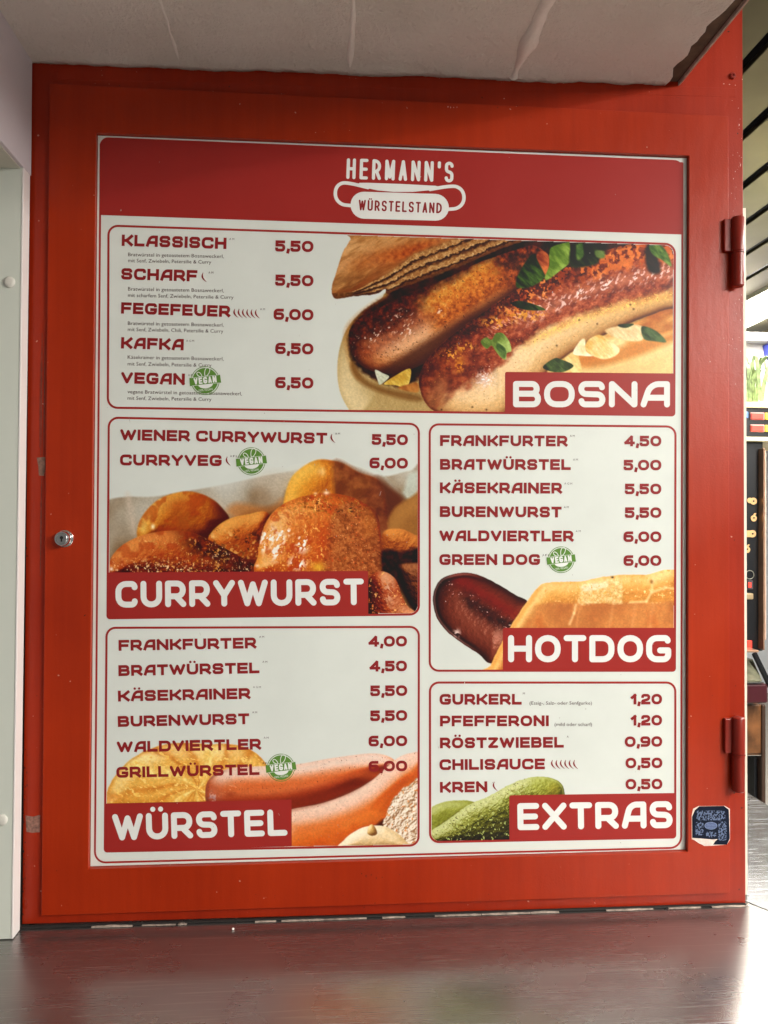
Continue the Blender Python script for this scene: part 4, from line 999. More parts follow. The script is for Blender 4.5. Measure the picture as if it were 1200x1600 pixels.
    tp = np.clip(1.3*np.exp(-(((X-515)/62)**2+((Y-790)/17)**2)), 0, 1)*m_; p.specks(tp, .55, [(120, 66, 26), (176, 110, 46), (210, 160, 84)], 2.8, 24, soft=.25)
    p.specks(m_*(1-sst(500, 530, X)), .22, [(216, 130, 56), (240, 188, 110)], 3.2, 25, soft=.1)
    tp = np.exp(-(((X-540)/26)**2+((Y-795)/9)**2))*m_; p.specks(tp, .25, [(64, 34, 24)], 2.4, 26, soft=.2)
    for (cx_, cy_, rx, ry) in ((420, 838, 11, 14), (436, 842, 9, 10), (432, 860, 9, 14), (411, 850, 4, 12), (472, 848, 9, 14), (464, 880, 12, 9), (446, 832, 10, 6)):
        p.specks(np.clip(1.4*np.exp(-(((X-cx_)/rx)**2+((Y-cy_)/ry)**2)), 0, 1)*m_, .42, [(250, 232, 214), (255, 250, 244)], 4, int(cx_), 1.6, -1.0, .08)
    p.put(np.exp(-(((X-497)/10)**2+((Y-886)/8)**2))*.8*m_, (226, 186, 70)); p.put(np.exp(-(((X-406)/4)**2+((Y-876)/14)**2))*.6*m_, (236, 170, 80))
    p.put(np.exp(-(((X-510)/5)**2+((Y-770)/3)**2))*.9, (252, 226, 200)); p.put(np.exp(-(((X-493)/3)**2+((Y-771)/2)**2))*.7, (250, 220, 190))
    # right edge
    m_, d_, f = p.lump([(596, 870), (596, 840), (604, 828), (625, 826), (645, 834), (670, 850), (670, 900), (610, 900)], 26, [(0, (80, 34, 14)), (.5, (158, 82, 34)), (1, (222, 150, 78))], (-.2, -.8, .5), .5, 6, 31, 1.5)
    p.put(p.mask([(596, 868), (604, 858), (630, 862), (662, 862), (662, 950), (640, 935), (616, 910), (598, 895)], 5), p.pal(p.N(6, 32), [(.3, (28, 12, 10)), (.7, (76, 36, 22))]))
    m_, d_, f = p.lump([(575, 970), (575, 916), (582, 898), (600, 893), (618, 905), (628, 930), (640, 950), (662, 962), (662, 990), (575, 990)], 34, [(0, (60, 18, 10)), (.45, (132, 50, 26)), (.75, (176, 88, 52)), (1, (220, 160, 120))], (.3, -.7, .6), .5, 4, 33, 1.2)
    p.specks(m_, .12, [(206, 110, 54), (240, 190, 120)], 2.6, 34); p.specks(np.exp(-(((X-608)/8)**2+((Y-925)/20)**2))*m_, .4, [(214, 170, 140)], 3, 35, 3, 1.0)
    m_, d_, f = p.lump([(622, 890), (640, 880), (670, 890), (670, 960), (640, 945)], 22, [(0, (40, 18, 12)), (.6, (110, 60, 34)), (1, (180, 120, 80))], (.3, -.7, .6), .5, 5, 36, 3)
    p.put(np.exp(-(((X-174)/2.5)**2+((Y-889)/3)**2))*.9, (250, 240, 226)); p.put(np.exp(-(((X-402)/3)**2+((Y-884)/2)**2))*.8, (250, 226, 200))
    return p.build(rrect([(171.6, 655), (652.8, 665), (652.8, 958.5), (169.6, 964)], [10, 12, 12, 2]), sec)
curry_pic()
plate(sec, [(169.6, 894.5), (575, 892), (575.4, 961.3), (167.5, 966.5)], [1, 1, 1, 5], 'CURRYWURST', 180.6, 949.6, 568.8, 945.4, 41.5, .222, .11)
items(sec, [('WIENER CURRYWURST', (187.7, 687.8, 511, 693.4), '5,50', (580.8, 695, 637.3, 695.8)), ('CURRYVEG', (187.5, 727.2, 346.3, 728.2), '6,00', (577.3, 731.8, 637.3, 732.4))], 17.2)
marks(sec, [('AM', 523.6, 677.4), ('AFLM', 359.5, 712.6)]); chilis(sec, [518], 678, 692); chilis(sec, [354.3], 713.5, 727.5); stamp(392.8, 720.8, 21.8, sec)

# ===== HOTDOG
sec = section('hotdog', [(671.5, 663), (1055.5, 666.5), (1054.5, 1048), (671.5, 1048)], [14, 14, 4, 14], None)
def hot_pic():
    p = Pic(673, 890, 1055, 1048); p.sat = 1.03; p.dk = 0.045; X, Y = p.X, p.Y
    Bn = [(757, 1060), (766, 1040), (782, 1008), (800, 975), (820, 945), (838, 920), (852, 911), (880, 909), (910, 908), (938, 902), (975, 898), (1010, 898), (1070, 900), (1070, 1070)]
    W1 = [(677, 945), (678, 925), (688, 906), (706, 898), (728, 895), (752, 900), (780, 914), (806, 930), (826, 944), (820, 990), (782, 1030), (764, 1036), (748, 1022), (722, 1005), (700, 988), (684, 968)]
    m_, d_, f = p.lump(W1, 44, [(0, (34, 14, 12)), (.4, (74, 32, 24)), (.7, (108, 52, 38)), (.93, (136, 74, 56)), (1, (190, 130, 110))], (.25, .15, .8), .28, 5, 3, .8, .5)
    v = (X-690)*-0.54+(Y-905)*.84
    p.put(np.exp(-((v+14)/12)**2)*m_*.8*sst(690, 720, X), (130, 34, 22)); p.put(np.exp(-((v-6+10*(p.N(9, 4)-.5))/13)**2)*m_*sst(710, 740, X)*.85, p.pal(p.N(6, 5), [(.3, (26, 10, 10)), (.7, (74, 30, 24))]))
    p.put(np.exp(-(((X-730)/24)**2+((Y-900)/6)**2))*m_*.6, (150, 48, 26))
    p.specks(m_*np.exp(-((v-4)/12)**2), .05, [(240, 200, 190)], 2.2, 6)
    p.put(np.exp(-((d_+2.4)/1.8)**2)*m_*(1-sst(720, 760, X))*.5, (190, 150, 140)); p.put(np.exp(-((d_+6)/2.5)**2)*m_*(1-sst(735, 760, X))*.6, (36, 16, 14))
    p.specks(np.exp(-(((X-714)/6)**2+((Y-989)/6)**2))*m_, .45, [(230, 206, 196)], 3, 7, 1.6, .8)
    m_, d_, f = p.lump(Bn, 30, [(0, (150, 88, 34)), (.5, (202, 138, 70)), (.8, (224, 170, 98)), (1, (246, 212, 150))], (-.5, -.75, .6), .14, 5, 13, .9, .7)
    body = sst(938, 946, Y+8*(p.N(20, 14)-.5)-((X-900)*-.02))*m_*sst(8, 22, -d_)
    p.put(body*.85, p.pal(p.N(26, 15, stretch=1.4, ang=1.9)+(Y-960)*.002, [(.3, (178, 112, 68)), (.6, (202, 138, 84)), (.85, (190, 110, 62))]))
    hl = p.mask([(908, 915), (935, 910), (968, 904), (972, 935), (968, 944), (940, 942), (905, 944), (906, 930)], 2.5, wob=2)*m_
    p.put(hl*.75, p.pal(p.N(3.5, 16, pers=.7), [(.3, (214, 172, 106)), (.7, (246, 226, 178))])); p.put(p.mask([(912, 914), (945, 910), (948, 916), (915, 924)], 3)*.55, (236, 232, 206))
    p.specks(m_*(1-sst(930, 950, Y)), .2, [(226, 168, 92), (246, 214, 150)], 3, 17, soft=.15)
    for q in ([(900, 945), (897, 958), (890, 975)], [(1020, 905), (1018, 925), (1010, 940), (985, 941)], [(1020, 925), (1040, 918), (1054, 920)]):
        q = np.array(q, float)
        for a, b in zip(q[:-1], q[1:]):
            t = np.clip(((X-a[0])*(b-a)[0]+(Y-a[1])*(b-a)[1])/((b-a)@(b-a)), 0, 1); dd = np.hypot(X-a[0]-t*(b-a)[0], Y-a[1]-t*(b-a)[1]); p.put(np.exp(-(dd/2.2)**2)*.6, (244, 214, 160))
    for xx in (905, 957, 992, 1020): p.put(np.exp(-((X-xx-(Y-950)*-.15)/3)**2)*body*.3, (222, 166, 112))
    p.put(np.exp(-((d_+4)/4)**2)*m_*(1-sst(838, 860, X))*.7, (226, 162, 84))
    p.put(np.exp(-(((X-957)/2)**2+((Y-902)/1.5)**2)), (60, 40, 20)); p.put(np.exp(-(((X-1018)/2.5)**2+((Y-909)/3)**2))*.7, (120, 70, 30))
    return p.build(rrect([(673.3, 880), (1053.8, 880), (1052.8, 1046.4), (673.3, 1046.4)], [0, 0, 3, 12]), sec)
hot_pic()
plate(sec, [(785.8, 981), (1054.5, 981), (1055.8, 1049.3), (785.8, 1049.3)], [3, 1, 4, 1], 'HOTDOG', 793.8, 1034.8, 1048.8, 1034.8, 42.5, .222, .11)
items(sec, [('FRANKFURTER', (687.6, 696.8, 886.8, 697.6), '4,50', (975.7, 697.4, 1033.4, 697.4)), ('BRATWÜRSTEL', (687.6, 734, 891.8, 734.4), '5,00', (974.3, 735, 1033.4, 735)), ('KÄSEKRAINER', (687.4, 770.6, 878.2, 771.2), '5,50', (976.4, 772.3, 1033.4, 772.3)),
 ('BURENWURST', (687.4, 807.8, 877.5, 808.6), '5,50', (976.4, 809.3, 1033.4, 809.3)), ('WALDVIERTLER', (686.5, 845.5, 896.2, 846.1), '6,00', (974.3, 846.9, 1033.4, 846.9)), ('GREEN DOG', (686.5, 882.8, 843.8, 882.8), '6,00', (974.3, 884.2, 1033.4, 884.2))], 16.9)
marks(sec, [('AM', 890.4, 681), ('AM', 895.4, 718), ('AGM', 881.8, 755.4), ('AM', 881, 792.3), ('AM', 899.7, 829.8), ('AFLM', 847.4, 867.2)]); stamp(876.8, 874.6, 20.6, sec)

# ===== WÜRSTEL
sec = section('wuerstel', [(166.5, 981), (654.5, 979.5), (654, 1321), (163.8, 1330.5)], [14, 14, 14, 4], None)
def wur_pic():
    p = Pic(166, 1150, 655, 1324); p.dk = 0.02; p.sat = 1.05; p.con = 1.15; X, Y = p.X, p.Y
    Rn = [(160, 1270), (166, 1240), (180, 1212), (205, 1186), (235, 1170), (265, 1162), (300, 1161), (330, 1163), (350, 1162), (378, 1166), (400, 1177), (414, 1192), (425, 1215), (425, 1270)]
    m_, d_, f = p.lump(Rn, 30, [(0, (176, 112, 40)), (.45, (206, 148, 66)), (.75, (224, 176, 92)), (1, (240, 214, 150))], (-.3, -.7, .8), .22, 5, 3, 1.2, .6)
    # pinwheel folds meeting near the middle of the roll
    cx_, cy_ = 308, 1234; an = np.arctan2(Y-cy_, (X-cx_)*.9); rd = np.hypot(X-cx_, Y-cy_)
    sw = np.sin(5*(an+0.35*np.log(rd+8))+.9+1.6*(p.N(40, 4)-.5)); ridge = np.exp(-((sw-1)/.22)**2)*m_*(1-sst(90, 150, rd)*.5); groove = np.exp(-((sw+.55)/.35)**2)*m_
    p.put(groove*.65, p.pal(p.N(9, 45), [(.3, (184, 104, 36)), (.7, (208, 134, 58))])); p.put(np.clip(ridge*.9, 0, .9), p.pal(p.N(5, 5), [(.3, (224, 184, 100)), (.7, (244, 222, 150))]))
    p.specks(m_, .18, [(232, 190, 104), (240, 206, 130)], 3, 6, 2.0, .4); p.put(np.exp(-((d_+1)/3)**2)*m_*.35, (190, 118, 44))
    # upper sausage
    p.put(p.mask([(420, 1262), (500, 1240), (590, 1205), (625, 1188), (630, 1200), (560, 1245), (480, 1272)], 3)*.95, (112, 44, 26))
    U = [(325, 1258), (321, 1236), (326, 1218), (342, 1206), (370, 1199), (420, 1197), (465, 1194), (510, 1186), (550, 1180), (585, 1177), (610, 1183), (618, 1194), (604, 1208), (560, 1228), (510, 1250), (455, 1264), (400, 1270), (350, 1270)]
    m_, d_, f = p.lump(U, 30, [(0, (104, 36, 22)), (.35, (166, 74, 42)), (.62, (200, 112, 68)), (.85, (220, 166, 134)), (1, (232, 208, 192))], (-.02, -.72, .55), .05, 8, 13, 1.3, .2)
    xa_ = [320, 370, 450, 550, 618]; ya_ = [1212, 1199, 1195, 1180, 1187]; dv = Y-np.interp(X, xa_, ya_)
    p.put(np.exp(-((dv-5)/6)**2)*m_*sst(335, 370, X)*.6, (226, 196, 176)); p.put(np.exp(-((dv-28)/9)**2)*m_*.5, (206, 106, 54)); p.put(sst(36, 60, dv)*m_*.6, (140, 56, 34))
    p.put(np.exp(-(((X-334)/16)**2+((Y-1240)/20)**2))*m_*.6, (166, 96, 76)); p.specks(np.exp(-(((X-356)/14)**2+((Y-1233)/6)**2))*m_, .4, [(230, 176, 140)], 3.4, 14, 2.6, .4); p.put(np.exp(-(((X-360)/10)**2+((Y-1242)/5)**2))*m_*.6, (140, 60, 36))
    p.specks(np.exp(-(((X-332)/9)**2+((Y-1246)/8)**2))*m_, .4, [(150, 110, 110), (210, 180, 170)], 3.5, 15); p.specks(m_, .03, [(120, 50, 34)], 2, 16)
    p.put(np.exp(-((d_+2)/2)**2)*m_*(1-sst(345, 360, X))*.4, (120, 70, 60))
    # lower sausage
    L_ = [(440, 1340), (440, 1275), (455, 1265), (500, 1256), (545, 1240), (580, 1220), (605, 1198), (622, 1184), (640, 1177), (665, 1178), (668, 1225), (640, 1240), (615, 1262), (600, 1290), (575, 1305), (540, 1330)]
    m_, d_, f = p.lump(L_, 34, [(0, (150, 60, 24)), (.35, (196, 96, 44)), (.62, (212, 128, 74)), (.85, (226, 176, 146)), (1, (234, 208, 190))], (-.35, -.7, .5), .04, 9, 23, 1.3, .2)
    tx = [440, 500, 545, 580, 605, 640, 668]; ty = [1270, 1256, 1240, 1220, 1198, 1178, 1172]; dv = (Y-np.interp(X, tx, ty))*.85
    p.put(np.exp(-((dv-10)/9)**2)*m_*.6, (226, 190, 166)); p.put(sst(26, 42, dv)*m_*.7, p.pal(p.N(20, 24, ang=-.4, stretch=2), [(.3, (196, 92, 34)), (.7, (214, 124, 56))])); p.specks(m_, .03, [(170, 110, 90)], 2, 25)
    p.put(np.exp(-((dv+0)/3)**2)*m_*(1-sst(560, 600, X))*.3, (120, 50, 34))
    # dark gap, horseradish, mustard
    p.put(p.mask([(585, 1292), (600, 1280), (608, 1292), (602, 1302), (585, 1298)], 4)*.9, (60, 26, 16))
    m_ = p.mask([(602, 1278), (606, 1262), (618, 1245), (636, 1228), (670, 1218), (670, 1330), (640, 1330), (608, 1300), (598, 1290)], 1.5, wob=3, ws=7)
    h = p.N(7, 31, oct=3, pers=.6); gy, gx = np.gradient(h*10, p.step); p.put(m_, p.pal(.5-gx*.35-gy*.35, [(.1, (150, 112, 80)), (.45, (208, 186, 160)), (.75, (238, 226, 208))])); p.specks(m_, .10, [(196, 126, 70), (216, 160, 96)], 3.5, 32)
    m_, d_, f = p.lump([(532, 1330), (538, 1312), (556, 1298), (575, 1291), (600, 1291), (618, 1300), (632, 1312), (640, 1330)], 20, [(0, (150, 112, 66)), (.45, (206, 176, 128)), (.75, (228, 206, 166)), (1, (244, 232, 204))], (-.4, -.7, .6), .15, 8, 33, 1.0, .3)
    m_, d_, f = p.lump([(574, 1302), (576, 1292), (581, 1288), (587, 1294), (589, 1303), (581, 1306)], 6, [(0, (120, 80, 40)), (.6, (206, 166, 104)), (1, (240, 220, 170))], (-.6, -.6, .5), .1, 5, 34, .8)
    return p.build(rrect([(167.8, 1120), (652.9, 1120), (652.4, 1319.6), (166, 1328)], [0, 0, 12, 2]), sec)
wur_pic()
plate(sec, [(166, 1255.4), (455.6, 1249.4), (455.9, 1322.5), (163.3, 1331)], [1, 1, 1, 5], 'WÜRSTEL', 176.2, 1313.6, 449.4, 1305.6, 41.5, .222, .11)
items(sec, [('FRANKFURTER', (185.5, 1017, 400.6, 1013), '4,00', (576, 1010.6, 636, 1010.2)), ('BRATWÜRSTEL', (185.3, 1056.4, 405.5, 1051.9), '4,50', (577.7, 1049.4, 636, 1048.8)), ('KÄSEKRAINER', (184.6, 1096.2, 391.3, 1092), '5,50', (578.6, 1087.8, 636.4, 1087.4)),
 ('BURENWURST', (184.3, 1135.9, 389.6, 1131.5), '5,50', (578.6, 1126.8, 636.4, 1126.2)), ('WALDVIERTLER', (182.8, 1175.7, 408, 1171.1), '6,00', (576, 1166.4, 636.4, 1165.8)), ('GRILLWÜRSTEL', (182, 1215.4, 405.5, 1210.8), '6,00', (576, 1205.8, 636.4, 1205))], 17.0)
marks(sec, [('AM', 405, 995), ('AM', 410, 1034), ('AGM', 395.3, 1073.5), ('AM', 394, 1113), ('AM', 412, 1152.6), ('AF', 410, 1192.5)]); stamp(439, 1199.4, 21.6, sec)

# ===== EXTRAS
sec = section('extras', [(671.8, 1066.5), (1055.2, 1066.5), (1055, 1308.5), (672, 1316)], [14, 14, 4, 14], None)
def ext_pic():
    p = Pic(673, 1208, 885, 1316, 0.7); p.dk = 0.09; p.sat = 0.9; X, Y = p.X, p.Y
    st = [(0, (34, 34, 8)), (.35, (78, 78, 22)), (.6, (122, 122, 42)), (.85, (166, 168, 84)), (1, (216, 218, 158))]
    m_, d_, f = p.lump([(665, 1275), (674, 1262), (690, 1254), (710, 1251), (730, 1251), (745, 1258), (720, 1290), (690, 1310), (665, 1320)], 22, st, (-.4, -.7, .6), .25, 7, 3, 1.0, .8)
    p.put(m_*.35, (170, 176, 76)); 
    m_, d_, f = p.lump([(665, 1325), (672, 1300), (690, 1288), (712, 1272), (735, 1256), (760, 1246), (785, 1232), (805, 1222), (828, 1215), (852, 1214), (868, 1218), (878, 1226), (882, 1240), (878, 1262), (830, 1290), (790, 1330)], 34, st, (-.35, -.75, .5), .75, 4.5, 5, 1.0, .8)
    sm = sst(815, 840, X)*m_; p.put(sm*.7, p.pal(f*.6+p.N(12, 6)*.4, [(.2, (96, 98, 26)), (.6, (156, 158, 62)), (.9, (200, 206, 110))])); p.put(np.exp(-(((X-866)/10)**2+((Y-1236)/12)**2))*m_*.5, (190, 170, 66))
    dk = sst(1270, 1310, Y-(X-700)*-.35-20)*m_; p.put(np.clip(dk*.5, 0, 1), (58, 50, 14))
    p.specks(m_*(1-sm), .12, [(196, 206, 130)], 3, 7, soft=.1); p.specks(m_*(1-sm), .10, [(84, 84, 26)], 2.6, 8, soft=.2); p.put(np.exp(-((d_+2)/1.8)**2)*m_*.45, (206, 212, 150))
    return p.build(rrect([(673.6, 1100), (900, 1100), (900, 1311), (673.8, 1314.6)], [0, 0, 0, 12]), sec)
ext_pic()
plate(sec, [(795.6, 1242.6), (1056, 1239), (1056.8, 1308.6), (796, 1313.6)], [4, 1, 5, 1], 'EXTRAS', 808.7, 1297.2, 1051.7, 1293.8, 42.2, .222, .11)
items(sec, [('GURKERL', (686.9, 1101.2, 815.1, 1101), '1,20', (985.7, 1100.8, 1034.5, 1100.6)), ('PFEFFERONI', (687.6, 1135, 857.5, 1134.6), '1,20', (985.7, 1133.8, 1034.5, 1133.6)), ('RÖSTZWIEBEL', (687.6, 1169.3, 881, 1168.2), '0,90', (976.3, 1167.2, 1034.8, 1166.8)),
 ('CHILISAUCE', (686.9, 1203.3, 851.5, 1202), '0,50', (977.5, 1200.6, 1035, 1200.2)), ('KREN', (687.6, 1238.6, 761.5, 1237.6), '0,50', (977.5, 1233.6, 1035, 1233.2))], 16.8)
smalls(sec, [('(Essig-, Salz- oder Senfgurke)', 827.5, 1101, 925, 1101), ('(mild oder scharf)', 866.5, 1134.4, 925, 1134.4)], 5.6)
marks(sec, [('M', 817, 1083.5), ('A', 885.6, 1151)]); chilis(sec, [862.6+i*6.9 for i in range(6)], 1187.5, 1201.5); chilis(sec, [771.6], 1221.5, 1236)

# ------------------------------------------------------------------ small things on the front
st = thing('sticker', 'dark blue square sticker with torn corners stuck beside the lower right corner of the menu', 'sticker', tuple(P(1112, 1290, 0)))
M_navy = plain('sticker_navy', (0.006, 0.009, 0.022), 0.6, spec=0.12, var=.3); M_slate = plain('sticker_slate', (0.14, 0.19, 0.33), 0.4, var=.35, vs=350); M_torn = plain('torn_paper', (0.75, 0.62, 0.55), 0.8, var=.2, vs=200)
def flat(pts, y0, y1): 
    mb = MB(); q = [P(a, b, 0.0) for a, b in pts]; mb.prism([(a[0], a[2]) for a in q], y0, y1); return mb
rr_ = random.Random(4)
flat([(a+rr_.uniform(-.5, .5), b+rr_.uniform(-.5, .5)) for a, b in [(1081, 1275), (1083, 1264), (1092, 1259.5), (1132, 1258.8), (1140, 1264), (1140.5, 1312), (1136, 1320), (1112, 1321), (1100, 1321.5), (1088, 1314), (1081, 1311)]], -0.00022, 0.0).build('paper_backing', M_torn, st)
flat([(1081.3, 1276), (1085.5, 1266), (1092.5, 1259.8), (1131, 1259.2), (1138.5, 1265), (1140, 1310), (1135.5, 1319.6), (1114, 1319.6), (1119, 1312), (1096, 1310), (1081.5, 1309)], -0.00036, -0.00022).build('printed_face', M_navy, st)
# mottled slate print left of the square: plain blank tiles, no code
mb = MB(); n = 0
for r_ in ((1088, 1266.5, 1133, 1281.5), (1086.5, 1284, 1099, 1305), (1122, 1283.5, 1135, 1313), (1103, 1299, 1119, 1308)):
    q = rrect([(r_[0], r_[1]), (r_[2], r_[1]), (r_[2], r_[3]), (r_[0], r_[3])], 3, 4); w3 = [P(a, b, 0.0) for a, b in q]; mb.prism([(a[0], a[2]) for a in w3], -0.00042, -0.00036)
tm = NT('sticker_mottle'); tm.set(Base_Color=tm.ramp(tm.noise(tm.mapping((1, 1, 1)), 520, 1, .4), [(.45, (.006, .009, .022)), (.53, (.13, .17, .28))]), Roughness=.6); tm.b.inputs['Specular IOR Level'].default_value = 0.12
mb.build('slate_print', tm.m, st)
mb = MB(); q = [P(a, b, 0) for a, b in disc(1110.5, 1290, 10, 32, ry=6)]; mb.prism([(a[0], a[2]) for a in q], -0.00046, -0.00036); mb.build('oval_emblem', M_slate, st)
mb = MB(); q = [P(a, b, 0) for a, b in disc(1110.5, 1290, 8.6, 32, ry=4.6)]; mb.prism([(a[0], a[2]) for a in q], -0.00052, -0.00046); mb.build('emblem_field', plain('emblem_blue', (0.06, 0.09, 0.22), .4), st)
mb = MB()
for yy, ww in ((1287.6, 6), (1290, 8), (1292.4, 6)):
    q = [P(a, b, 0) for a, b in ((1110.5-ww, yy+.5), (1110.5+ww, yy+.5), (1110.5+ww, yy-.5), (1110.5-ww, yy-.5))]; mb.prism([(a[0], a[2]) for a in q], -0.00056, -0.00052)
mb.build('emblem_bars', M_slate, st)
q = [(1081, 1310), (1090, 1311), (1100, 1312), (1121, 1311), (1113, 1317), (1107, 1321), (1100, 1320.6), (1092, 1317.5)]
flat(q, -0.0006, -0.00036).build('torn_flap', M_torn, st)
M_tape = plain('tape_residue', (0.20, 0.10, 0.07), 0.55, var=.45, vs=260)
def scrap(pts, label, mat):
    mb = MB(); q = [P(a, b, YF) for a, b in pts]; mb.prism([(a[0], a[2]) for a in q], YF-0.0004, YF-0.00005); return tag(mb.build('tape_scrap', mat, None), label, 'tape scrap', 'scraps of tape on the left frame')
scrap([(57.5, 715), (70.5, 714), (71, 729), (69, 743.5), (61, 743), (60, 728)], 'narrow brown tape scrap on the left frame strip above the lock', M_tape)
scrap([(40, 1274), (52, 1276), (63, 1273), (62.5, 1300), (50, 1301), (41.5, 1299.5)], 'square grey-brown tape scrap low on the left frame strip', plain('tape_grey', (0.25, 0.12, 0.09), 0.5, var=.5, vs=260))
c = at_z(364, 1452, Z_CNT+0.001); mb = MB(); mb.lathe((c[0], c[1], Z_CNT+0.0001), (0, 0, 1), [(0.0010, 0), (0.0017, 0.0008), (0.0015, 0.0019), (0.0006, 0.0025)], 9)
tag(mb.build('crumb', plain('crumb_white', (0.8, 0.74, 0.7), .6), None, True), 'tiny white crumb lying on the steel counter below the door', 'crumb')

# ------------------------------------------------------------------ PASSAGE RIGHT OF THE CABINET
H = 0.84; ZS = CAM[2]+H; X0 = CAM[0]
sl = thing('slatted_ceiling', 'olive-silver metal slat ceiling in the passage right of the red cabinet', 'ceiling', (0.8, 1.0, ZS))
M_slat = plain('satin_metal_slat', (0.15, 0.132, 0.08), 0.34, 0.85, var=.12, vs=6)
slat_me = None
edges = []
x = 0.60*H
while x < 1.80*H:
    edges.append((x, x+0.112)); x += 0.136
for a, b_ in edges:
    if b_ > 1.86*H: b_ = 1.86*H
    mb = MB(); mb.box((X0+a, 0.02, ZS), (X0+b_, 7.0, ZS+0.012)); mb.build('slat', M_slat, sl, bevel=0.002)
x = 2.15*H
while x < 5.2:
    mb = MB(); mb.box((X0+x, -0.4, ZS), (X0+x+0.112, 7.0, ZS+0.012)); mb.build('slat', M_slat, sl, bevel=0.002); x += 0.136
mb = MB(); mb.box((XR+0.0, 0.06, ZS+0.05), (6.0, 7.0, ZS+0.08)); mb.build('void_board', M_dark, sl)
lm = NT('lamp_diffuser'); lm.set(Base_Color=(0.9, 0.9, 0.9)); lm.b.inputs['Emission Color'].default_value = (1.0, 0.955, 0.87, 1); lm.b.inputs['Emission Strength'].default_value = LAMP_STRENGTH
lp = thing('strip_lamp', 'long glowing white strip lamp in the slatted ceiling right of the cabinet', 'lamp', (X0+2.0*H, 1.0, ZS))
mb = MB(); mb.box((X0+1.88*H, -5.0, ZS-0.006), (X0+2.12*H, 5.5, ZS+0.006)); mb.build('diffuser', lm.m, lp)
mb = MB()
for a in (1.865, 2.125): mb.box((X0+a*H, -5.0, ZS-0.010), (X0+a*H+0.010, 5.5, ZS+0.008))
mb.build('housing', plain('lamp_housing', (0.6, 0.6, 0.55), .4), lp)

M_bwall = wallmat('pale_wall', (0.78, 0.82, 0.86), 60, .1)
mb = MB(); mb.box((0.6, 6.0, -1.6), (7.5, 6.1, ZS+0.05)); tag(mb.build('back_wall', M_bwall, None), 'pale bluish wall at the far end of the passage', kind='structure')
mb = MB(); mb.box((5.6, -1.5, -1.6), (5.7, 5.99, ZS+0.05)); tag(mb.build('side_wall', M_bwall, None), 'pale wall far to the right of the passage', kind='structure')
mb = MB(); mb.box((-3, -3, -1.62), (8, 7, -1.6)); tag(mb.build('floor', plain('floor_tiles', (0.34, 0.31, 0.28), .5), None), 'pale tiled floor of the passage', kind='structure')

# gaming machine; its front faces the viewer
YM = 1.55
def PM(px, py, dy=0): return P(px, py, YM+dy)
gm = thing('gaming_machine', 'tall black gaming machine with red displays behind the cabinet on the right', 'gaming machine', (float(PM(1230, 900)[0]), YM+0.3, -1.6))
M_blk = plain('machine_black', (0.008, 0.009, 0.011), 0.3); M_cr = plain('machine_cream_trim', (0.80, 0.74, 0.45), .4); M_cop = plain('copper_trim', (0.55, 0.33, 0.22), .3, .6)
M_disp = NT('red_display'); M_disp.set(Base_Color=(0.75, 0.05, 0.03)); M_disp.b.inputs['Emission Color'].default_value = (1, .05, .03, 1); M_disp.b.inputs['Emission Strength'].default_value = 0.5
M_tan = plain('number_tan', (0.62, 0.38, 0.16), .5); M_mar = plain('maroon_panel', (0.06, 0.008, 0.014), .3); M_burl = plain('burl_wood', (0.15, 0.06, 0.02), .35, var=.7, vs=14); M_yel = plain('yellow_key', (0.85, 0.68, 0.06), .4)
def mbox(x0, y0, x1, y1, d0, d1, name, mat, bev=0, par=None):
    a = PM(x0, y1, d0); b = PM(x1, y0, d0); mb = MB(); mb.box((a[0], YM+d0, a[2]), (b[0], YM+d1, b[2])); return mb.build(name, mat, par or gm, bevel=bev)
mbox(1120, 689, 1192.5, 1018, 0.0, 0.4, 'cabinet_body', M_blk, .004)
mbox(1120, 636, 1290, 684, -0.02, 0.4, 'head_sign', M_blk, .003)
mbox(1120, 630, 1290, 636, -0.03, 0.4, 'trim', M_cr, .002); mbox(1120, 684, 1290, 688.5, -0.03, 0.4, 'trim', M_cr, .002)
for y in (644.5, 663.5):
    mbox(1172.5, y, 1195, y+11.5, -0.024, -0.018, 'display_frame', plain('display_rim', (0.75, .35, .3), .4), .002); mbox(1174, y+1.3, 1193.5, y+10.2, -0.028, -0.024, 'display', M_disp.m, .001)
    mbox(1196, y+.5, 1206, y+11, -0.026, -0.018, 'key', M_yel, .002)
mbox(1164, 643, 1169.5, 653, -0.026, -0.018, 'blue_key', plain('blue_key', (.12, .25, .6), .4), .002)
mbox(1193, 700, 1195.2, 1016, -0.03, 0.4, 'trim', M_cop, .002); mbox(1195.4, 704, 1197.3, 1000, -0.01, 0.3, 'trim', plain('pink_trim', (.7, .5, .42), .3), .001)
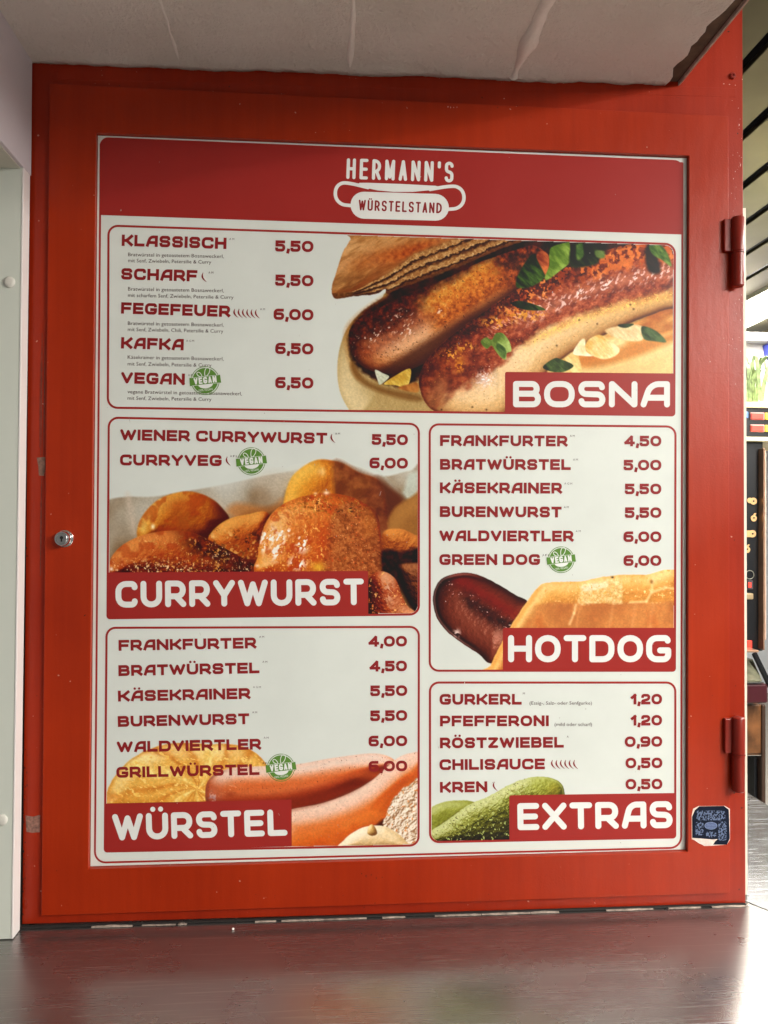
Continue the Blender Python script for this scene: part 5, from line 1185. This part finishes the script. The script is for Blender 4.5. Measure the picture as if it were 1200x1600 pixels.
for i, (ch, cx_, cy_) in enumerate((('8', 1177, 783), ('6', 1177.5, 809), ('0', 1175.5, 834), ('6', 1167, 858))):
    c = PM(cx_, cy_, -0.003); mb = MB(); r = 0.011
    if ch == '8': mb.lathe((c[0], c[1], c[2]), (0, -1, 0), [(r*1.05, 0), (r*1.05, .002)], 20); mb.lathe((c[0]-0.012, c[1]+.0005, c[2]+.002), (0, -1, 0), [(r*.85, 0), (r*.85, .002)], 20)
    elif ch == '6': mb.lathe((c[0], c[1], c[2]-.002), (0, -1, 0), [(r*.95, 0), (r*.95, .002)], 20); mb.prism([(c[0]-.006, c[2]+.004), (c[0]+.002, c[2]+.003), (c[0]+.009, c[2]+.015), (c[0]+.004, c[2]+.016)], c[1]-.0015, c[1])
    else: mb.lathe((c[0], c[1], c[2]), (0, -1, 0), [(r*1.1, 0), (r*1.1, .002)], 20); mb.prism([(c[0]-.02, c[2]-.011), (c[0], c[2]-.011), (c[0], c[2]+.011), (c[0]-.02, c[2]+.011)], c[1]-.0015, c[1])
    nb = mb.build('number_disc', M_tan, gm); mb = MB(); mb.lathe((c[0], c[1]-.002, c[2]), (0, -1, 0), [(.003, 0), (.003, .001)], 14); mb.build('number_centre', M_blk, nb)
c = PM(1171, 898, -0.003); mb = MB(); mb.tube([(c[0]+.014*math.cos(a), c[1]-.002, c[2]+.014*math.sin(a)) for a in np.linspace(0, 2*math.pi, 21)], .0016, 6); mb.build('dial_ring', plain('dial_silver', (.5, .5, .42), .3, .8), gm)
mbox(1168, 907, 1177, 921, -0.008, 0.0, 'lit_button', plain('dark_key', (.08, .06, .07), .3), .002); mbox(1169.5, 910, 1174, 918, -0.011, -0.008, 'button_symbol', M_disp.m)
mbox(1166, 927, 1178, 937, -0.02, 0.0, 'coin_lip', plain('coin_lip', (.5, .38, .22), .35, .5), .004); mbox(1168, 1001, 1175.5, 1014, -0.01, 0.0, 'red_button', M_disp.m, .002)
mbox(1120, 1016, 1186, 1020, -0.06, 0.02, 'shelf_edge', M_cop, .002)
a0, a1 = PM(1120, 1030, 0.0), PM(1176, 1030, 0.0); b0, b1 = PM(1120, 1064, -0.10), PM(1191, 1064, -0.10)
mb = MB(); mb.hexa([(b0[0], YM-.10, b0[2]), (b1[0], YM-.10, b1[2]), (a1[0], YM, a1[2]), (a0[0], YM, a0[2])], [(b0[0], YM+.3, b0[2]), (b1[0], YM+.3, b1[2]), (a1[0], YM+.3, a1[2]), (a0[0], YM+.3, a0[2])]); mb.build('sloped_glass', plain('glass_grey_green', (.16, .16, .11), .15, 0.2, var=.4, vs=30), gm)
mb = MB(); mb.tube([PM(1179, 1022, -.02), PM(1203, 1072, -.12)], 0.009, 8); mb.build('side_rail', M_blk, gm)
mbox(1120, 1066, 1194, 1068, -0.125, -0.10, 'chrome_strip', M_chrome, 0); mbox(1120, 1069, 1200, 1100, -0.12, 0.3, 'button_deck', M_mar, .006); mbox(1120, 1101, 1190, 1179, -0.06, 0.3, 'burl_panel', M_burl, .004)
mbox(1190.5, 1101, 1197, 1300, -0.065, 0.3, 'corner_post', plain('post_brown', (.05, .025, .015), .35), .004); mbox(1120, 1179.5, 1189, 1182, -0.07, 0.3, 'base_strip', M_chrome, 0)
mbox(1178, 1184, 1184, 1300, -0.04, 0.0, 'inner_post', M_blk, .002); mbox(1120, 1184, 1178, 1300, 0.06, 0.3, 'lower_panel', plain('lower_grey', (.16, .16, .14), .4, var=.3, vs=20), 0)
# brown bag hanging to the right, green thing below
a = P(1212, 1090, 1.9)
# artificial grass plant on top of the machine
M_pl = plain('pale_green_blade', (.17, .23, .10), .4, var=.75, vs=38)
pt = thing('plant', 'pale green strap-leaved plant on top of the gaming machine', 'plant', tuple(PM(1190, 629, 0.12)))
rg = random.Random(8); base = PM(1182, 630, .12)
for i in range(20):
    bx = float(base[0])+rg.uniform(-.09, .12); by = YM+rg.uniform(.05, .2); bz = float(base[2]); h = rg.uniform(.08, .17); reach = rg.uniform(-.13, .13); wv = rg.uniform(.006, .012); ry = rg.uniform(-.05, .05)
    vs = []; K = 12
    for k in range(K):
        s_ = k/(K-1); xx = bx+reach*s_**1.3; zz = bz+h*math.sin(s_*2.9); yy = by+ry*s_; ww = wv*(1-s_**3)+.0006
        vs += [(xx-ww, yy-.002, zz), (xx+ww, yy+.002, zz), (xx+ww, yy+.0035, zz+.001), (xx-ww, yy-.0005, zz+.001)]
    fs = [(4*k+j, 4*k+(j+1) % 4, 4*k+4+(j+1) % 4, 4*k+4+j) for k in range(K-1) for j in range(4)]
    mb = MB(); mb.add(vs, fs); mb.build('leaf', M_pl, pt, True)
mb = MB(); q0 = PM(1120, 543, 0.6); q1 = PM(1300, 524, 0.6)
# white wall board behind the plant, with a blue corner sign
wb = thing('wall_board', 'white board with a blue corner hanging behind the plant', 'board', (float(PM(1200, 600, .7)[0]), YM+.7, float(PM(1200, 640, .7)[2])))
a = P(1100, 660, YM+.7); b_ = P(1320, 532, YM+.7); mb = MB(); mb.box((a[0], YM+.7, a[2]), (b_[0], YM+.74, b_[2])); mb.build('white_face', plain('board_white', (.42, .41, .41), .5), wb)
a = P(1193, 556, YM+.69); b_ = P(1215, 540, YM+.69); mb = MB(); mb.prism([(a[0], b_[2]), (b_[0], b_[2]), (b_[0], a[2]-.06), (a[0]+.01, a[2])], YM+.66, YM+.699); mb.build('blue_corner', plain('board_blue', (.04, .06, .45), .4), wb)
a = P(1100, 534, YM+.69); b_ = P(1320, 527, YM+.69); mb = MB(); mb.box((a[0], YM+.64, a[2]), (b_[0], YM+.76, b_[2])); mb.build('top_rail', plain('rail_white', (.85, .85, .82), .4), wb)
